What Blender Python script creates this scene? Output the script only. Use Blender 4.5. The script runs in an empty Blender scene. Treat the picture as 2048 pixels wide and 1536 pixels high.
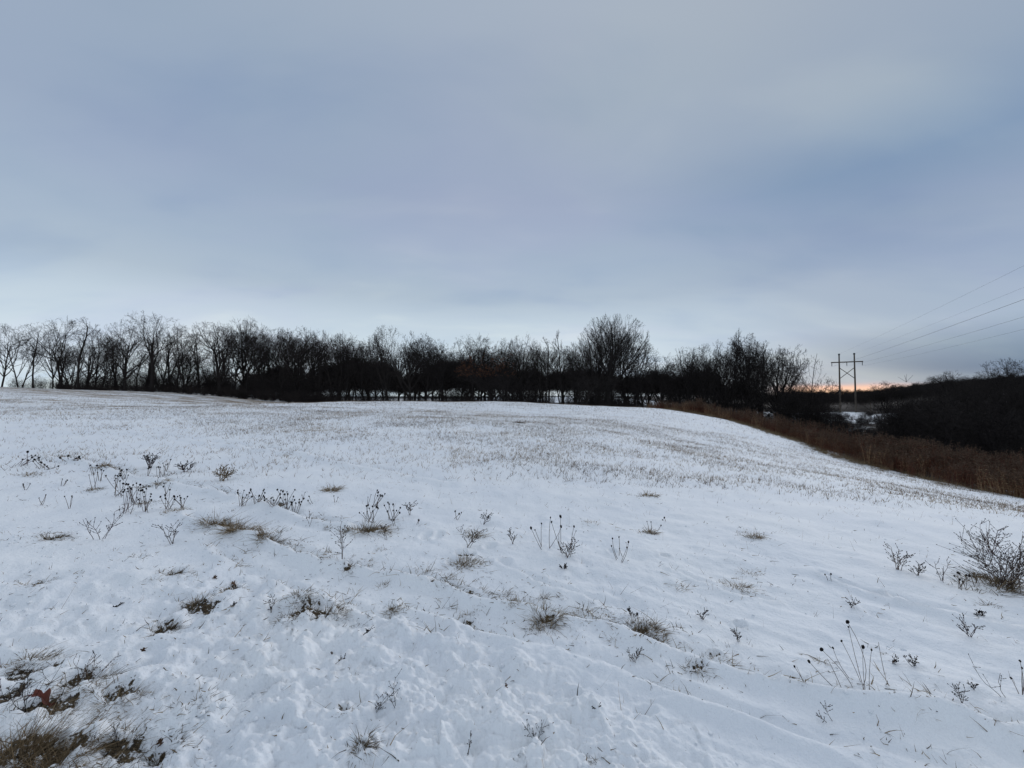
import bpy, bmesh, math, random
import numpy as np

random.seed(7)
SC = bpy.context.scene
COL = SC.collection

# ------------------------------------------------------------------ camera, sky, light
F = 769.0                                   # focal length in photo pixels (2048 wide)
PITCH = math.atan(24 / F)
EYE = 1.6
cam = bpy.data.objects.new('camera', bpy.data.cameras.new('camera'))
COL.objects.link(cam)
cam.location = (0, 0, EYE)
cam.rotation_euler = (math.pi / 2 + PITCH, 0, 0)
cam.data.sensor_width = 36
cam.data.lens = F / 2048 * 36
cam.data.clip_start = 0.05
cam.data.clip_end = 9000
SC.camera = cam
SC.view_settings.view_transform = 'Standard'
SC.view_settings.look = 'None'
SC.view_settings.exposure = 0.17
SC.view_settings.gamma = 1.0
SC.view_settings.use_curve_mapping = False
try:
    SC.cycles.max_bounces = 4
    SC.cycles.diffuse_bounces = 3
    SC.cycles.glossy_bounces = 1
except Exception:
    pass

SUN_AZ = math.radians(41)      # to the right of the view, where the dusk glow is
SUN_EL = math.radians(4)


def s2l(c):
    return tuple(((v / 255) / 12.92 if v / 255 < .04045 else ((v / 255 + .055) / 1.055) ** 2.4) for v in c)


class NT:
    """small node-tree helper"""
    def __init__(s, nt):
        s.nt = nt
        nt.nodes.clear()

    def n(s, typ, ins=None, **kw):
        nd = s.nt.nodes.new(typ)
        for k, v in kw.items():
            setattr(nd, k, v)
        for k, v in (ins or {}).items():
            sock = nd.inputs[k]
            if isinstance(v, bpy.types.NodeSocket):
                s.nt.links.new(v, sock)
            else:
                sock.default_value = v
        return nd

    def math(s, op, a, b=0.0, clamp=False, c=0.0):
        nd = s.n('ShaderNodeMath', {0: a, 1: b, 2: c}, operation=op, use_clamp=clamp)
        return nd.outputs[0]

    def maprange(s, v, a, b, c=0.0, d=1.0, smooth=True):
        nd = s.n('ShaderNodeMapRange', {0: v, 1: a, 2: b, 3: c, 4: d})
        nd.interpolation_type = 'SMOOTHSTEP' if smooth else 'LINEAR'
        return nd.outputs[0]

    def mix(s, f, a, b, mode='MIX'):
        nd = s.n('ShaderNodeMix', data_type='RGBA', blend_type=mode)
        for i, v in ((0, f), (6, a), (7, b)):
            if isinstance(v, bpy.types.NodeSocket):
                s.nt.links.new(v, nd.inputs[i])
            elif i == 0:
                nd.inputs[0].default_value = v
            else:
                nd.inputs[i].default_value = (*v[:3], 1)
        return nd.outputs[2]

    def ramp(s, v, stops, interp='LINEAR'):
        nd = s.n('ShaderNodeValToRGB', {0: v})
        cr = nd.color_ramp
        cr.interpolation = interp
        while len(cr.elements) < len(stops):
            cr.elements.new(0.5)
        for e, (p, c) in zip(cr.elements, stops):
            e.position = p
            e.color = (*c[:3], 1)
        return nd.outputs[0]

    def noise(s, vec, scale, detail=3.0, rough=.5, dist=0.0):
        return s.n('ShaderNodeTexNoise', {'Vector': vec, 'Scale': scale, 'Detail': detail, 'Roughness': rough, 'Distortion': dist}).outputs[0]


world = bpy.data.worlds.new('World')
SC.world = world
world.use_nodes = True
w = NT(world.node_tree)
geo = w.n('ShaderNodeTexCoord').outputs['Generated']
sep = w.n('ShaderNodeSeparateXYZ', {0: geo})
dx, dy, dz = sep.outputs
el = w.math('ARCSINE', dz)                                   # elevation, radians
el01 = w.math('DIVIDE', el, math.pi / 2)
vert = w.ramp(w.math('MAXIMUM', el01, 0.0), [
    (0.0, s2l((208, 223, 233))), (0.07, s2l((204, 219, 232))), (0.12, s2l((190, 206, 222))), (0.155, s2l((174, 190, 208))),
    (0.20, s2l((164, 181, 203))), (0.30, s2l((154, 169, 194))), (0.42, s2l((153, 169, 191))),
    (0.56, s2l((162, 175, 194))), (0.75, s2l((198, 209, 224))), (1.0, s2l((220, 229, 241)))])  # topmost stops, out of view, are brightened to throw more light on the snow
az = w.math('ARCTAN2', dx, dy)                               # 0 = ahead, + = right
# the far right of the sky holds a thicker, bluer bank of cloud
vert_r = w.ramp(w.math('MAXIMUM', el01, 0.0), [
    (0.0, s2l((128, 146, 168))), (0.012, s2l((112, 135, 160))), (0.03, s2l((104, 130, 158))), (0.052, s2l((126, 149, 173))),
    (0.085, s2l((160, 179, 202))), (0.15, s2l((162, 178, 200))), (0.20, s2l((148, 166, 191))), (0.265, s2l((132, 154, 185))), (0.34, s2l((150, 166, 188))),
    (0.5, s2l((158, 170, 190))), (0.72, s2l((198, 209, 224))), (1.0, s2l((220, 229, 241)))])  # same added brightness overhead, above the frame, to lift the snow
# mask on azimuth, its edge broken by a large soft noise
pz = w.math('ADD', w.math('MAXIMUM', dz, 0.0), 0.22)
cx = w.math('DIVIDE', dx, pz)
cy = w.math('DIVIDE', dy, pz)
plane = w.n('ShaderNodeCombineXYZ', {0: w.math('MULTIPLY', cx, 0.55), 1: cy, 2: 0.0}).outputs[0]
nbig = w.noise(plane, 0.55, 3, .5, .4)
az_n = w.math('ADD', az, w.math('MULTIPLY', w.math('SUBTRACT', nbig, 0.5), 1.1))
rmask = w.math('MULTIPLY', w.maprange(az_n, 0.22, 0.85), w.maprange(az_n, 2.0, 1.2))
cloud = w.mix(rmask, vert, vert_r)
n1 = w.noise(plane, 1.1, 4, .5, .3)
n2 = w.noise(w.n('ShaderNodeVectorMath', {0: plane, 1: (7.3, 2.1, 0)}, operation='ADD').outputs[0], 2.1, 5, .5, .4)
nn = w.math('ADD', w.math('MULTIPLY', n1, 0.62), w.math('MULTIPLY', n2, 0.38))
cloud = w.mix(w.maprange(nn, 0.34, 0.50), w.mix(1.0, cloud, (0.84, 0.88, 0.95), 'MULTIPLY'), cloud)
cloud = w.mix(w.maprange(nn, 0.50, 0.64), cloud, w.mix(1.0, cloud, (1.16, 1.12, 1.05), 'MULTIPLY'))
n3 = w.noise(w.n('ShaderNodeVectorMath', {0: plane, 1: (-3.3, 5.1, 0)}, operation='ADD').outputs[0], 1.3, 3, .5, .5)
cloud = w.mix(w.maprange(n3, 0.42, 0.66), cloud, w.mix(1.0, cloud, (1.02, 0.99, 1.02), 'MULTIPLY'))
# a thinner, paler area high ahead-right and a thicker blue bank low on the right


def blob(a0, e0, sa, se):
    da = w.math('DIVIDE', w.math('SUBTRACT', az, a0), sa)
    de = w.math('DIVIDE', w.math('SUBTRACT', el, e0), se)
    q = w.math('ADD', w.math('MULTIPLY', da, da), w.math('MULTIPLY', de, de))
    return w.math('EXPONENT', w.math('MULTIPLY', w.math('ADD', q, w.math('MULTIPLY', w.math('SUBTRACT', n2, .5), 2.0)), -1.0), clamp=True)


cloud = w.mix(blob(.38, .70, .45, .17), cloud, w.mix(1.0, cloud, (1.11, 1.07, 1.01), 'MULTIPLY'))
cloud = w.mix(blob(.74, .42, .34, .10), cloud, w.mix(1.0, cloud, (.86, .91, .94), 'MULTIPLY'))
cloud = w.mix(blob(-.60, .50, .40, .16), cloud, w.mix(1.0, cloud, (.93, .97, .98), 'MULTIPLY'))
# clear strip above the horizon where the sun has set
gl_az = w.math('MULTIPLY', w.maprange(az, 0.56, 0.66), w.maprange(az, 0.86, 0.74))
sx = w.n('ShaderNodeCombineXYZ', {0: w.math('MULTIPLY', az, 5.0), 1: w.math('MULTIPLY', el, 60.0), 2: 0.0}).outputs[0]
streak = w.noise(sx, 1.2, 3, .5)
el_n = w.math('ADD', el, w.math('MULTIPLY', w.math('SUBTRACT', streak, .5), 0.012))
gl_el = w.maprange(el_n, 0.030, 0.017)
glow_col = w.ramp(w.math('DIVIDE', w.math('MAXIMUM', el, 0.0), 0.04), [
    (0.0, s2l((250, 212, 178))), (0.35, s2l((244, 202, 180))), (0.6, s2l((208, 184, 186))), (1.0, s2l((160, 168, 188)))])
cloud = w.mix(w.math('MULTIPLY', gl_az, gl_el), cloud, glow_col)
sky = w.n('ShaderNodeTexSky', sky_type='NISHITA')
sky.sun_disc = False
sky.sun_elevation = SUN_EL
sky.sun_rotation = SUN_AZ
sky.air_density = 1.0
SKY_STRENGTH = 0.1
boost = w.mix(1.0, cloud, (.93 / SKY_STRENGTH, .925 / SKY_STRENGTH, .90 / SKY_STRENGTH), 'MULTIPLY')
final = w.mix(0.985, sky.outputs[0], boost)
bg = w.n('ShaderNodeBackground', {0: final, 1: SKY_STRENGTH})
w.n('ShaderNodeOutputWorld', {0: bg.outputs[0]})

sun = bpy.data.objects.new('sun', bpy.data.lights.new('sun', 'SUN'))
COL.objects.link(sun)
sun.data.energy = 0.95
sun.data.angle = math.radians(40)
sun.data.color = (1.0, 0.96, 0.94)
sun.rotation_euler = (math.pi / 2 - math.radians(18), 0, math.pi - SUN_AZ)


# ------------------------------------------------------------------ noise in numpy
def hsh(ix, iy, seed):
    h = (ix.astype(np.int64) * 374761393 + iy.astype(np.int64) * 668265263 + seed * 974634777) & 0xffffffff
    h = ((h ^ (h >> 13)) * 1274126177) & 0xffffffff
    return ((h ^ (h >> 16)) & 0xffffff) / float(0x1000000)


def perlin(x, y, seed=0):
    x = np.asarray(x, float)
    y = np.asarray(y, float)
    ix, iy = np.floor(x), np.floor(y)
    fx, fy = x - ix, y - iy
    u, v = fx * fx * fx * (fx * (fx * 6 - 15) + 10), fy * fy * fy * (fy * (fy * 6 - 15) + 10)
    r = 0
    for ox in (0, 1):
        for oy in (0, 1):
            a = hsh(ix + ox, iy + oy, seed) * 2 * math.pi
            g = np.cos(a) * (fx - ox) + np.sin(a) * (fy - oy)
            r = r + g * (u if ox else 1 - u) * (v if oy else 1 - v)
    return r * 1.5


def worley(x, y, seed=0):
    ix, iy = np.floor(x), np.floor(y)
    best = np.full(np.shape(x), 9.0)
    hid = np.zeros(np.shape(x))
    for ox in (-1, 0, 1):
        for oy in (-1, 0, 1):
            cx_, cy_ = ix + ox, iy + oy
            px_, py_ = cx_ + hsh(cx_, cy_, seed), cy_ + hsh(cx_, cy_, seed + 1)
            d = (x - px_) ** 2 + (y - py_) ** 2
            m = d < best
            best = np.where(m, d, best)
            hid = np.where(m, hsh(cx_, cy_, seed + 2), hid)
    return np.sqrt(best), hid


def sstep(a, b, v):
    t = np.clip((v - a) / (b - a), 0, 1)
    return t * t * (3 - 2 * t)


# ------------------------------------------------------------------ terrain: a smooth surface through surveyed points
def ray(px, py):
    a, b = (px - 1024) / F, (768 - py) / F
    d = np.array([a, math.cos(PITCH) - b * math.sin(PITCH), math.sin(PITCH) + b * math.cos(PITCH)])
    return d / d[1]


def at(px, py, Y):
    d = ray(px, py)
    return (d[0] * Y, Y, EYE + d[2] * Y)


CT = [at(*p) for p in [
    (-300, 762, 58), (0, 775, 55), (200, 785, 52), (400, 800, 50), (600, 812, 48), (800, 809.5, 46), (1000, 807, 45), (1200, 813, 42),
    (1350, 821, 38), (1450, 838, 34), (1520, 858, 30), (1600, 885, 26), (1680, 915, 22), (1760, 938, 19.5), (1850, 960, 17.5),
    (1950, 985, 15.5), (2048, 1000, 14.5), (1700, 828, 115), (1750, 860, 80), (1980, 910, 45), (1640, 790, 600), (1750, 790, 420),
    (1850, 778, 260), (2048, 763, 200), (2400, 745, 180), (700, 797, 120), (1000, 797, 120), (1250, 799, 110), (600, 796, 300),
    (1200, 796, 300), (900, 795, 600)]]
CT += [(0, -1, 0), (0, 1.5, 0), (2, 1.5, 0), (-2, 1.5, .02), (0, 4, 0.02), (4, 4, -.12), (-4, 4, .05), (0, 10, .13), (9, 9, -.65),
       (-10, 10, .25), (0, 25, .5), (-20, 25, 1.0), (-16, 40, .95), (12, 25, -.5), (20, 3, -1.9), (40, 0, -3.5), (-30, 0, 1.0),
       (0, -30, 0), (30, -40, -2), (-40, -40, 1), (-60, 72, 2.2), (-35, 66, .5), (-15, 65, -.9), (5, 62, -1.0), (20, 58, -1.4),
       (30, 45, -2.6), (26, 34, -2.6), (30, 25, -3.0), (30, 12, -3.2), (40, 60, -5), (60, 40, -5.8), (-80, 120, 0.5), (-200, 100, 0),
       (-300, 300, 0), (-600, 600, 0), (300, 0, 0), (300, -300, 0), (-300, -300, 0)]
CT = np.array(CT)


def UU(d2):
    return np.where(d2 > 1e-9, .5 * d2 * np.log(np.maximum(d2, 1e-9)), 0)


def warp(X, Y):
    r = np.hypot(X, Y) + 1e-6
    k = np.log1p(r / 25.) * 25. / r
    return X * k, Y * k


WX, WY = warp(CT[:, 0], CT[:, 1])
NC = len(CT)
KM = UU((WX[:, None] - WX) ** 2 + (WY[:, None] - WY) ** 2) + np.eye(NC) * .5
PM = np.c_[np.ones(NC), WX, WY]
WT = np.linalg.solve(np.block([[KM, PM], [PM.T, np.zeros((3, 3))]]), np.r_[CT[:, 2], 0, 0, 0])


def base(X, Y):
    X, Y = np.asarray(X, float), np.asarray(Y, float)
    sh = X.shape
    X, Y = X.ravel(), Y.ravel()
    r = np.hypot(X, Y)
    k = np.minimum(1, 900 / np.maximum(r, 1e-6))
    x, y = warp(X * k, Y * k)
    z = WT[NC] + WT[NC + 1] * x + WT[NC + 2] * y
    for i in range(NC):
        z = z + WT[i] * UU((x - WX[i]) ** 2 + (y - WY[i]) ** 2)
    return z.reshape(sh)


_GY = np.geomspace(1.2, 58, 700)


def ghit(px, py):
    """where the sight line through a photo pixel meets the field: world x, y"""
    d = ray(px, py)
    X, Z = d[0] * _GY, EYE + d[2] * _GY
    below = Z < base(X, _GY)
    i = int(np.argmax(below)) if below.any() else len(_GY) - 1
    return float(X[i]), float(_GY[i])


# ridges left by wheels and wind: world polylines (depth of groove, half width)
def wl(pts):
    return np.array([ghit(*p) for p in pts])


FURROWS = [
    (wl([(380, 1030), (520, 1075), (650, 1130), (760, 1150), (860, 1165), (950, 1195), (1080, 1225), (1200, 1245), (1320, 1285),
         (1450, 1325), (1560, 1352), (1640, 1374), (1740, 1398), (1830, 1425), (1930, 1450), (2100, 1478)]), .045, .05),
    (wl([(820, 1215), (930, 1245), (1010, 1268), (1130, 1305), (1240, 1340), (1330, 1375), (1450, 1410), (1560, 1450), (1700, 1490), (1900, 1536)]), .018, .045),
    (wl([(100, 915), (230, 938), (330, 958), (420, 975), (520, 1000), (600, 1030), (700, 1052)]), .035, .07),
    (wl([(420, 1085), (480, 1130), (600, 1190), (820, 1250), (900, 1290)]), .014, .05),
    (wl([(1000, 1128), (1110, 1180), (1180, 1200)]), .02, .035),
    (wl([(0, 985), (80, 975), (150, 968)]), .03, .06),
    (wl([(1790, 1195), (1840, 1215), (1940, 1238), (2060, 1265)]), .03, .04),
    (wl([(1640, 1155), (1700, 1175), (1780, 1200)]), .02, .03),
    (wl([(1700, 1200), (1740, 1230), (1780, 1240)]), .015, .03),
    (wl([(1350, 1150), (1450, 1180), (1540, 1200)]), .015, .03),
    (wl([(0, 850), (300, 862), (600, 905), (900, 960)]), .03, .12),
]
DENTS = [(852, 1078, 12, 9), (876, 1078, 12, 9), (980, 1100, 14, 7), (1010, 1130, 14, 6), (1078, 1168, 14, 7), (690, 1425, 45, 26),
         (985, 1398, 14, 22), (60, 1300, 30, 12), (1540, 1365, 16, 10), (905, 1130, 12, 8), (1225, 1110, 9, 6), (720, 1060, 20, 8),
         (1330, 1125, 10, 4), (560, 1240, 22, 12), (300, 1340, 20, 14), (470, 1330, 30, 16), (540, 1470, 40, 24), (850, 1470, 42, 20),
         (930, 1500, 40, 24), (1150, 1400, 26, 12), (1290, 1430, 26, 14), (620, 1390, 22, 10), (410, 1240, 26, 14), (1480, 1250, 12, 5)]
# bare patches, where the snow has melted or been scraped to dead grass and soil: (x, y, half width, half height) in the photo
BARE = [(82, 1166, 30, 9), (108, 1076, 16, 6), (276, 1117, 11, 5), (350, 1150, 18, 8), (392, 1222, 40, 16), (330, 1263, 20, 14),
        (462, 1187, 16, 10), (620, 1238, 38, 18), (645, 1252, 20, 14), (438, 1046, 16, 8), (482, 1062, 22, 8), (534, 1083, 14, 8),
        (735, 1063, 26, 8), (593, 1107, 10, 5), (672, 1133, 16, 6), (700, 1150, 14, 5), (785, 1226, 8, 6), (160, 1372, 34, 18),
        (238, 1405, 28, 16), (1285, 1258, 14, 8), (1095, 1244, 16, 7), (1990, 1160, 60, 12), (50, 1525, 130, 34), (240, 1520, 60, 20),
        (60, 1350, 60, 20), (90, 1430, 70, 26), (320, 1520, 30, 14), (900, 1180, 40, 5), (730, 1500, 18, 8), (1395, 1338, 18, 6),
        (285, 970, 16, 4), (190, 974, 12, 4), (635, 1040, 26, 5), (560, 1005, 26, 4), (690, 1440, 14, 6), (1430, 1305, 14, 5),
        (1735, 1385, 16, 5), (1790, 1405, 18, 4), (935, 1238, 14, 5), (0, 1400, 40, 40), (1960, 1465, 24, 5), (930, 1115, 20, 5)]


def ell(px, py, rx, ry):
    x, y = ghit(px, py)
    x1, y1 = ghit(px, py - ry)
    x2, y2 = ghit(px, py + ry)
    return x, y, rx * y / F, max(.02, (y1 - y2) / 2)


BARE_W = [ell(*b) for b in BARE]
DENT_W = [ell(*b) for b in DENTS]


def detail(X, Y, want_masks=False):
    """small relief of the snow, metres; fades with distance so the sheet never undersamples it"""
    R = np.hypot(X, Y)
    z = np.zeros_like(X)
    bare = np.zeros_like(X)
    z += .10 * perlin(X / 7.0, Y / 7.0, 3) * sstep(3, 12, R) * (1 - sstep(70, 120, R))
    z += .045 * perlin(X / 1.9, Y / 1.6, 4) * (1 - sstep(40, 60, R))
    near = R < 22
    x, y, r = X[near], Y[near], R[near]
    k = 1 - sstep(10, 21, r)
    wob = perlin(x / .9, y / .9, 5)
    dz_ = (.026 * perlin(x / .55, y / .45, 6) + .012 * perlin(x / .22, y / .18, 66) * (1 - sstep(6, 12, r))) * k
    # wind-combed ripples, long across the slope
    a = math.radians(-28)
    u_, v_ = x * math.cos(a) + y * math.sin(a), -x * math.sin(a) + y * math.cos(a)
    rip = 1 - np.abs(perlin(u_ / .9, v_ / .17, 8))
    dz_ += .012 * (rip ** 3) * k * (.35 + .65 * sstep(-.5, 1.5, x))
    # trampled and ploughed-over snow: lumps
    rough = 1 - sstep(-.25, .35, (y + .6 * x) - 2.25 + .35 * wob)
    rough *= 1 - sstep(3.0, 4.0, y)
    rough = np.maximum(rough * (.55 + .45 * sstep(-3, -1.4, x)), .30 * (1 - sstep(3.5, 7, r)) * sstep(-.1, .5, perlin(x / 1.3, y / 1.3, 11)))
    f1, h1 = worley(x / .17, y / .15, 20)
    f2, h2 = worley(x / .07, y / .06, 30)
    f3, _ = worley(x / .035, y / .03, 40)
    lump = .040 * h1 * (1 - sstep(.2, .75, f1)) + .022 * h2 * (1 - sstep(.2, .7, f2)) * sstep(.0, .4, perlin(x / .4, y / .4, 12) + .2)
    lump += .012 * (1 - sstep(.2, .7, f3)) + .035 * perlin(x / .26, y / .2, 13) + .018 * perlin(x / .1, y / .09, 14)
    crust = .020 * sstep(-.03, .03, perlin(x / .42, y / .30, 17)) + .012 * sstep(-.03, .03, perlin(x / .17 + 5, y / .13, 18))
    dz_ += (1.25 * lump + .8 * crust) * rough
    dz_ += .004 * perlin(x / .07, y / .06, 15) * (1 - sstep(3.5, 7, r))
    dz_ += .007 * np.maximum(0, perlin(x / .16, y / .13, 16)) * (1 - sstep(5, 10, r))
    # grooves
    for P, dep, hw in FURROWS:
        m = (x > P[:, 0].min() - 1.5) & (x < P[:, 0].max() + 1.5) & (y > P[:, 1].min() - 1.5) & (y < P[:, 1].max() + 1.5)
        if not m.any():
            continue
        xs, ys = x[m] + .05 * perlin(x[m] / .35, y[m] / .35, 50), y[m] + .05 * perlin(x[m] / .3, y[m] / .3, 51)
        bd = np.full(xs.shape, 9.)
        bs = np.zeros(xs.shape)
        for (ax, ay), (bx, by) in zip(P[:-1], P[1:]):
            ex, ey = bx - ax, by - ay
            t = np.clip(((xs - ax) * ex + (ys - ay) * ey) / (ex * ex + ey * ey + 1e-9), 0, 1)
            qx, qy = ax + t * ex - xs, ay + t * ey - ys
            d = np.hypot(qx, qy)
            sd = np.sign(ex * (ys - ay) - ey * (xs - ax))     # + = far side
            c = d < bd
            bd, bs = np.where(c, d, bd), np.where(c, sd, bs)
        s = bd * bs
        strength = .45 + .55 * sstep(-.4, .35, perlin(xs / .8, ys / .8, 52))
        prof = -np.exp(-(s / hw) ** 2) + .9 * np.exp(-((s + 1.7 * hw) / (1.3 * hw)) ** 2)
        dz_[m] += 2.3 * dep * prof * strength
    bz = np.zeros_like(x)
    for cx_, cy_, rx, ry in BARE_W:
        m = (np.abs(x - cx_) < 2.2 * rx) & (np.abs(y - cy_) < 2.2 * ry)
        q = np.hypot((x[m] - cx_) / rx, (y[m] - cy_) / ry)
        v = 1 - sstep(.55, 1.15, q + .55 * perlin(x[m] / (.45 * rx), y[m] / (.45 * rx), 60) + .35 * perlin(x[m] / .035, y[m] / .03, 61))
        bz[m] = np.maximum(bz[m], v)
        dz_[m] += .012 * np.exp(-((q - 1.25) / .3) ** 2)
    dz_ -= .030 * bz
    for cx_, cy_, rx, ry in DENT_W:
        m = (np.abs(x - cx_) < 2.5 * rx) & (np.abs(y - cy_) < 2.5 * ry)
        q = np.hypot((x[m] - cx_) / rx, (y[m] - cy_) / ry)
        dz_[m] += -.045 * (1 - sstep(.4, 1.1, q)) + .012 * np.exp(-((q - 1.3) / .3) ** 2)
    z[near] += dz_
    bare[near] = bz
    if want_masks:
        return z, bare
    return z


def height(x, y):
    X, Y = np.atleast_1d(np.asarray(x, float)), np.atleast_1d(np.asarray(y, float))
    return base(X, Y) + detail(X, Y)


def h1(x, y):
    return float(height(x, y)[0])


# ------------------------------------------------------------------ mesh helpers
def np_mesh(name, V, Q, attrs=None, mat=None, smooth=False):
    me = bpy.data.meshes.new(name)
    V, Q = np.asarray(V, np.float32), np.asarray(Q, np.int32)
    k = Q.shape[1]
    me.vertices.add(len(V))
    me.vertices.foreach_set('co', V.ravel())
    me.loops.add(Q.size)
    me.loops.foreach_set('vertex_index', Q.ravel())
    me.polygons.add(len(Q))
    me.polygons.foreach_set('loop_start', np.arange(0, Q.size, k, dtype=np.int32))
    if smooth:
        me.polygons.foreach_set('use_smooth', np.ones(len(Q), bool))
    for an, av in (attrs or {}).items():
        at_ = me.attributes.new(an, 'FLOAT', 'POINT')
        at_.data.foreach_set('value', np.asarray(av, np.float32))
    me.update(calc_edges=True)
    if mat:
        me.materials.append(mat)
    return me


def link(name, me, parent=None, loc=None, kind=None, label=None, cat=None, group=None):
    o = bpy.data.objects.new(name, me)
    COL.objects.link(o)
    if loc is not None:
        o.location = loc
    if parent is not None:
        o.parent = parent
    for k, v in (('kind', kind), ('label', label), ('category', cat), ('group', group)):
        if v:
            o[k] = v
    return o


def cross(a, b):
    return np.cross(a, b)


def unit(v):
    return v / np.maximum(np.linalg.norm(v, axis=-1, keepdims=True), 1e-9)


def tubes(segs, k=4):
    """segs (n, 8): p0 p1 r0 r1 -> verts, quads"""
    S = np.asarray(segs, float)
    n = len(S)
    p0, p1, r0, r1 = S[:, :3], S[:, 3:6], S[:, 6], S[:, 7]
    d = unit(p1 - p0)
    ref = np.where(np.abs(d[:, 2:3]) > .9, [[1., 0, 0]], [[0, 0, 1.]])
    a = unit(cross(d, ref))
    b = cross(d, a)
    ang = np.arange(k) * 2 * math.pi / k
    off = np.cos(ang)[None, :, None] * a[:, None] + np.sin(ang)[None, :, None] * b[:, None]
    V = np.concatenate([p0[:, None] + off * r0[:, None, None], p1[:, None] + off * r1[:, None, None]], 1).reshape(-1, 3)
    i = np.arange(k)
    q = np.stack([i, (i + 1) % k, (i + 1) % k + k, i + k], 1)
    Q = (np.arange(n)[:, None, None] * 2 * k + q[None]).reshape(-1, 4)
    return V, Q


def ribbons(segs, rng):
    """thin flat strips, one quad per segment"""
    S = np.asarray(segs, float)
    n = len(S)
    p0, p1, r0, r1 = S[:, :3], S[:, 3:6], S[:, 6:7], S[:, 7:8]
    d = unit(p1 - p0)
    s = unit(cross(d, unit(rng.normal(size=(n, 3)))))
    V = np.stack([p0 - s * r0, p0 + s * r0, p1 + s * r1, p1 - s * r1], 1).reshape(-1, 3)
    Q = np.arange(n * 4).reshape(-1, 4)
    return V, Q


def join(parts):
    Vs, Qs, o = [], [], 0
    for V, Q in parts:
        Vs.append(V)
        Qs.append(Q + o)
        o += len(V)
    return np.concatenate(Vs), np.concatenate(Qs)


def blades(B, D, L, W, bend, rng, m=3):
    """grass blades: base points B, unit directions D, lengths L, widths W; curved, m quads each"""
    n = len(B)
    t = np.linspace(0, 1, m + 1)
    side = unit(cross(D, unit(rng.normal(size=(n, 3)) + [[0, 0, .3]])))
    P = B[:, None] + D[:, None] * (L[:, None, None] * t[None, :, None]) + bend[:, None] * (L[:, None, None] * (t ** 2)[None, :, None])
    wd = W[:, None] * (1 - .85 * t ** 1.5)[None]
    Lf, Rt = P - side[:, None] * wd[..., None] / 2, P + side[:, None] * wd[..., None] / 2
    V = np.stack([Lf, Rt], 2).reshape(-1, 3)
    j = np.arange(m)
    q = np.stack([2 * j, 2 * j + 1, 2 * j + 3, 2 * j + 2], 1)
    Q = (np.arange(n)[:, None, None] * 2 * (m + 1) + q[None]).reshape(-1, 4)
    return V, Q


# ------------------------------------------------------------------ materials
def mat_new(name):
    m = bpy.data.materials.new(name)
    m.use_nodes = True
    return m, NT(m.node_tree)


def finish(t, col, rough=.9, bump=None, strength=.3, dist=.01, spec=.2):
    ins = {'Base Color': col, 'Roughness': rough, 'Specular IOR Level': spec}
    if bump is not None:
        ins['Normal'] = t.n('ShaderNodeBump', {'Strength': strength, 'Distance': dist, 'Height': bump}).outputs[0]
    b = t.n('ShaderNodeBsdfPrincipled', ins)
    t.n('ShaderNodeOutputMaterial', {0: b.outputs[0]})


def tint_mat(name, cols, rough=.9, scale=8.0):
    """stems, blades and leaves: colour drawn per piece from a 'tint' attribute, mottled with noise"""
    m, t = mat_new(name)
    a = t.n('ShaderNodeAttribute', attribute_name='tint').outputs['Fac']
    pos = t.n('ShaderNodeTexCoord').outputs['Object']
    nz = t.noise(pos, scale, 2)
    v = t.math('ADD', a, t.math('MULTIPLY', t.math('SUBTRACT', nz, .5), .35), clamp=True)
    st = [(i / (len(cols) - 1), c) for i, c in enumerate(cols)]
    finish(t, t.ramp(v, st), rough, spec=.1)
    return m


def bark_mat(name, c0, c1):
    m, t = mat_new(name)
    oi = t.n('ShaderNodeObjectInfo').outputs['Random']
    pos = t.n('ShaderNodeTexCoord').outputs['Object']
    st = t.n('ShaderNodeMapping', {'Vector': pos, 'Scale': (6, 6, 1.2)}).outputs[0]
    nz = t.noise(st, 2.0, 4, .6)
    v = t.math('ADD', t.math('MULTIPLY', nz, .8), t.math('MULTIPLY', oi, .3), clamp=True)
    finish(t, t.ramp(v, [(.25, c0), (.85, c1)]), .95, nz, .4, .03, .05)
    return m


M_BARK = bark_mat('dark_bark', (.016, .014, .014), (.042, .036, .033))
M_BARKP = bark_mat('pale_bark', (.05, .045, .042), (.115, .10, .09))
M_TWIG = bark_mat('twig_bark', (.018, .016, .016), (.045, .038, .035))
M_SCRUB = bark_mat('scrub_twigs', (.015, .013, .014), (.05, .04, .035))
M_REDLEAF = tint_mat('dead_oak_leaves', [(.05, .022, .014), (.10, .045, .025), (.14, .07, .04)])
M_STRAW = tint_mat('dry_stubble', [(.09, .068, .055), (.19, .135, .095), (.34, .25, .16), (.44, .34, .22)])
M_GRASS = tint_mat('matted_dead_grass', [(.035, .027, .02), (.10, .075, .045), (.21, .155, .095), (.36, .28, .18)], scale=30)
M_GRASST = tint_mat('tan_dead_grass', [(.10, .07, .04), (.20, .145, .085), (.32, .24, .145)], scale=30)
M_STEM = tint_mat('weed_stems', [(.045, .032, .028), (.10, .07, .055), (.19, .135, .10)], scale=30)
M_STEMP = tint_mat('purple_weed_stems', [(.04, .025, .03), (.10, .06, .065), (.18, .12, .11)], scale=30)
M_SEED = tint_mat('seed_heads', [(.010, .008, .008), (.022, .016, .014)], scale=60)
M_BRUSH = tint_mat('goldenrod_stalks', [(.045, .018, .013), (.12, .042, .027), (.155, .068, .042), (.36, .25, .14)], scale=3)
M_PLUME = tint_mat('faded_plumes', [(.05, .03, .022), (.10, .065, .045), (.17, .12, .085)], scale=3)
M_BROWN = tint_mat('brown_leaf', [(.05, .028, .018), (.11, .065, .042)], .8, scale=30)
M_LEAF = tint_mat('rust_leaf', [(.07, .018, .013), (.12, .034, .022)], .6, scale=30)

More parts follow.
